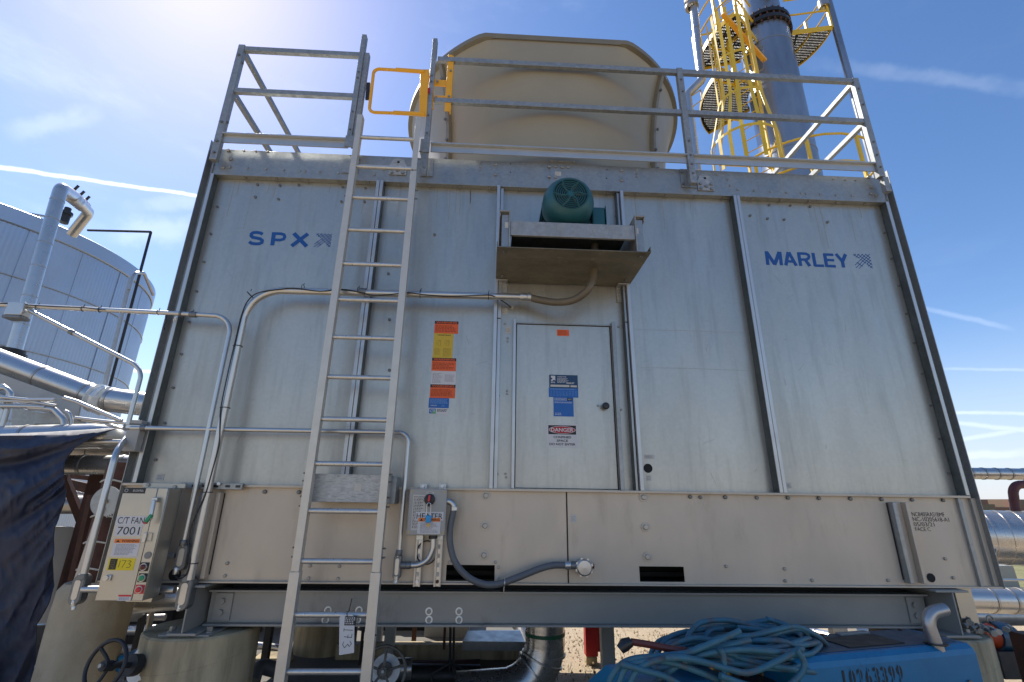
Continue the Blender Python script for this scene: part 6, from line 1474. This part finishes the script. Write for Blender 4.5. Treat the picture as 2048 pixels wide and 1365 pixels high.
coil('main bundle of blue welding cable in wide loops on the machine top', 7, 1.40, .37, .18, .91, .07, 1)
coil('second blue cable looped under the main bundle', 5, 1.44, .42, .20, .90, .04, 2)
coil('small tight loops of blue cable on the right of the pile', 4, 1.16, .22, .14, .91, .06, 4)
coil('loose blue cable loop standing highest above the pile', 2, 1.30, .30, .12, .955, .04, 6)
for k, (pp, lb) in enumerate((
        ([(1215, 1420), (1216, 1372), (1236, 1335), (1268, 1318), (1330, 1312), (1420, 1300), (1500, 1280)], 'blue cable end hanging outermost on the left side of the pile'),
        ([(1232, 1420), (1240, 1360), (1262, 1330), (1320, 1322), (1392, 1342), (1450, 1372), (1470, 1420)], 'blue cable hanging second from the left across the small hood'),
        ([(1250, 1420), (1258, 1375), (1275, 1340), (1310, 1322), (1370, 1308), (1440, 1280), (1480, 1262)], 'blue cable crossing the middle of the pile from lower left'),
        ([(1240, 1328), (1290, 1342), (1340, 1358), (1400, 1400)], 'short blue cable over the front of the small hood'),
        ([(1440, 1298), (1448, 1325), (1444, 1420)], 'single blue cable hanging straight down at the front'),
        ([(1600, 1298), (1560, 1320), (1500, 1345), (1455, 1338), (1380, 1318), (1330, 1316)], 'blue cable sweeping right over the front of the pile'),
        ([(1592, 1300), (1608, 1325), (1600, 1350), (1560, 1380), (1500, 1372), (1440, 1352)], 'blue cable loop drooping lowest at the right front'))):
    pts = [P(u, v, -1.14 - .012 * k + .14 * max(0, (u - 1400) / 400)) for u, v in pp]
    single(MB().tube(spline(pts, 8), .0145, 8), 'welding_cable', cablem, lb, 'cable', 'welding cables piled on the blue machine', smooth=60)
t = thing('cable_connector', 'black cable connector with copper grip at the left of the cable pile', 'connector', tuple(P(1255, 1292, -1.1)))
build(MB().tube([P(1240, 1300, -1.1), P(1249, 1290, -1.1), P(1262, 1284, -1.1)], [.022, .03, .022], 12), 'rubber_boot', black, t); build(MB().tube(spline([P(1262, 1284, -1.1), P(1300, 1290, -1.1), P(1340, 1298, -1.1), P(1372, 1302, -1.1)], 5), .016, 8), 'handle', brown, t)

single(MB().box(-4.2, -1.05, 1.9, 2.6, 0, .95).box(-3.8, -1.4, 2.0, 2.5, .95, 1.15), 'added_infill_box', blkst, 'added dark box over bright ground behind the canvas wrapped vessel', 'infill', bevel=.01)  # dark box added to cover the bright ground here
single(MB().box(-1.0, .25, 3.4, 4.2, 0, 1.0), 'added_infill_box', bgrey, 'added low grey housing behind the left pier', 'infill', bevel=.01)  # box added over the sunlit ground behind the pier

single(MB().box(.9, 2.3, 3.3, 3.9, 0, .45).box(1.2, 1.9, 3.35, 3.8, .45, .62), 'added_dark_box', blkst, 'added dark box over sunlit ground under the tower left of the elbow pipe', 'filler', bevel=.01)  # dark boxes added to darken the sunlit ground below the tower
pipe('added_floor_pipe', 'added pipe leading to the added dark box under the tower', [Vector((2.3, 3.2, .25)), Vector((2.9, 3.0, .25)), Vector((3.0, 2.7, .02))], .08, cladd, .15)  # pipe added along with the dark boxes

for u0, u1, v1, Y, ma_, lb in ((247, 256, 1362, 1.2, blkst, 'black post just left of the left pier'), (266, 271, 1362, .9, cladd, 'slim grey post touching the left side of the left pier'), (518, 532, 1335, 1.5, blkst, 'black post between the left pier and the ladder'), (559, 565, 1320, 1.9, galv2, 'thin grey post between the left pier and the ladder'), (700, 706, 1325, 2.2, blkst, 'thin black post behind the numbered paper tag')):
    vpost(u0, u1, v1, Y, ma_, lb, dp=.06)
single(MB().prism([P(u, v, 1.9) for u, v in ((503, 1318), (568, 1317), (568, 1345), (503, 1347))], (0, .25, 0)), 'concrete_block', conc, 'rough concrete block lying between the left pier and the ladder', 'block', bevel=.01)
single(MB().tube(fillet([P(505, 1290, 2.3), P(560, 1296, 2.3), P(585, 1330, 2.3)], .1, 5), .035, 12), 'bent_floor_pipe', clad, 'bent bright pipe in the gap between the left pier and the ladder', 'pipe')
for v, Y, rr3, lb in ((1238, 1.6, .030, 'upper of three shaded pipes between the vessel and the left pier'), (1262, 1.8, .045, 'middle of three shaded pipes between the vessel and the left pier'), (1300, 1.5, .035, 'lower of three shaded pipes between the vessel and the left pier')):
    single(MB().cyl(P(225, v, Y), P(330, v - 3, Y), rr3, 12), 'cross_pipe', clad if v == 1262 else cladd, lb, 'pipe')
for v, Y, lb in ((1245, 1.9, 'upper thin rod beside the bottom of the tarpaulin'), (1280, 2.0, 'middle thin rod beside the bottom of the tarpaulin'), (1330, 1.7, 'lowest thin rod beside the bottom of the tarpaulin')):
    single(MB().cyl(P(40, v + 8, Y), P(130, v, Y), .018, 8), 'thin_rod', cond, lb, 'rod')
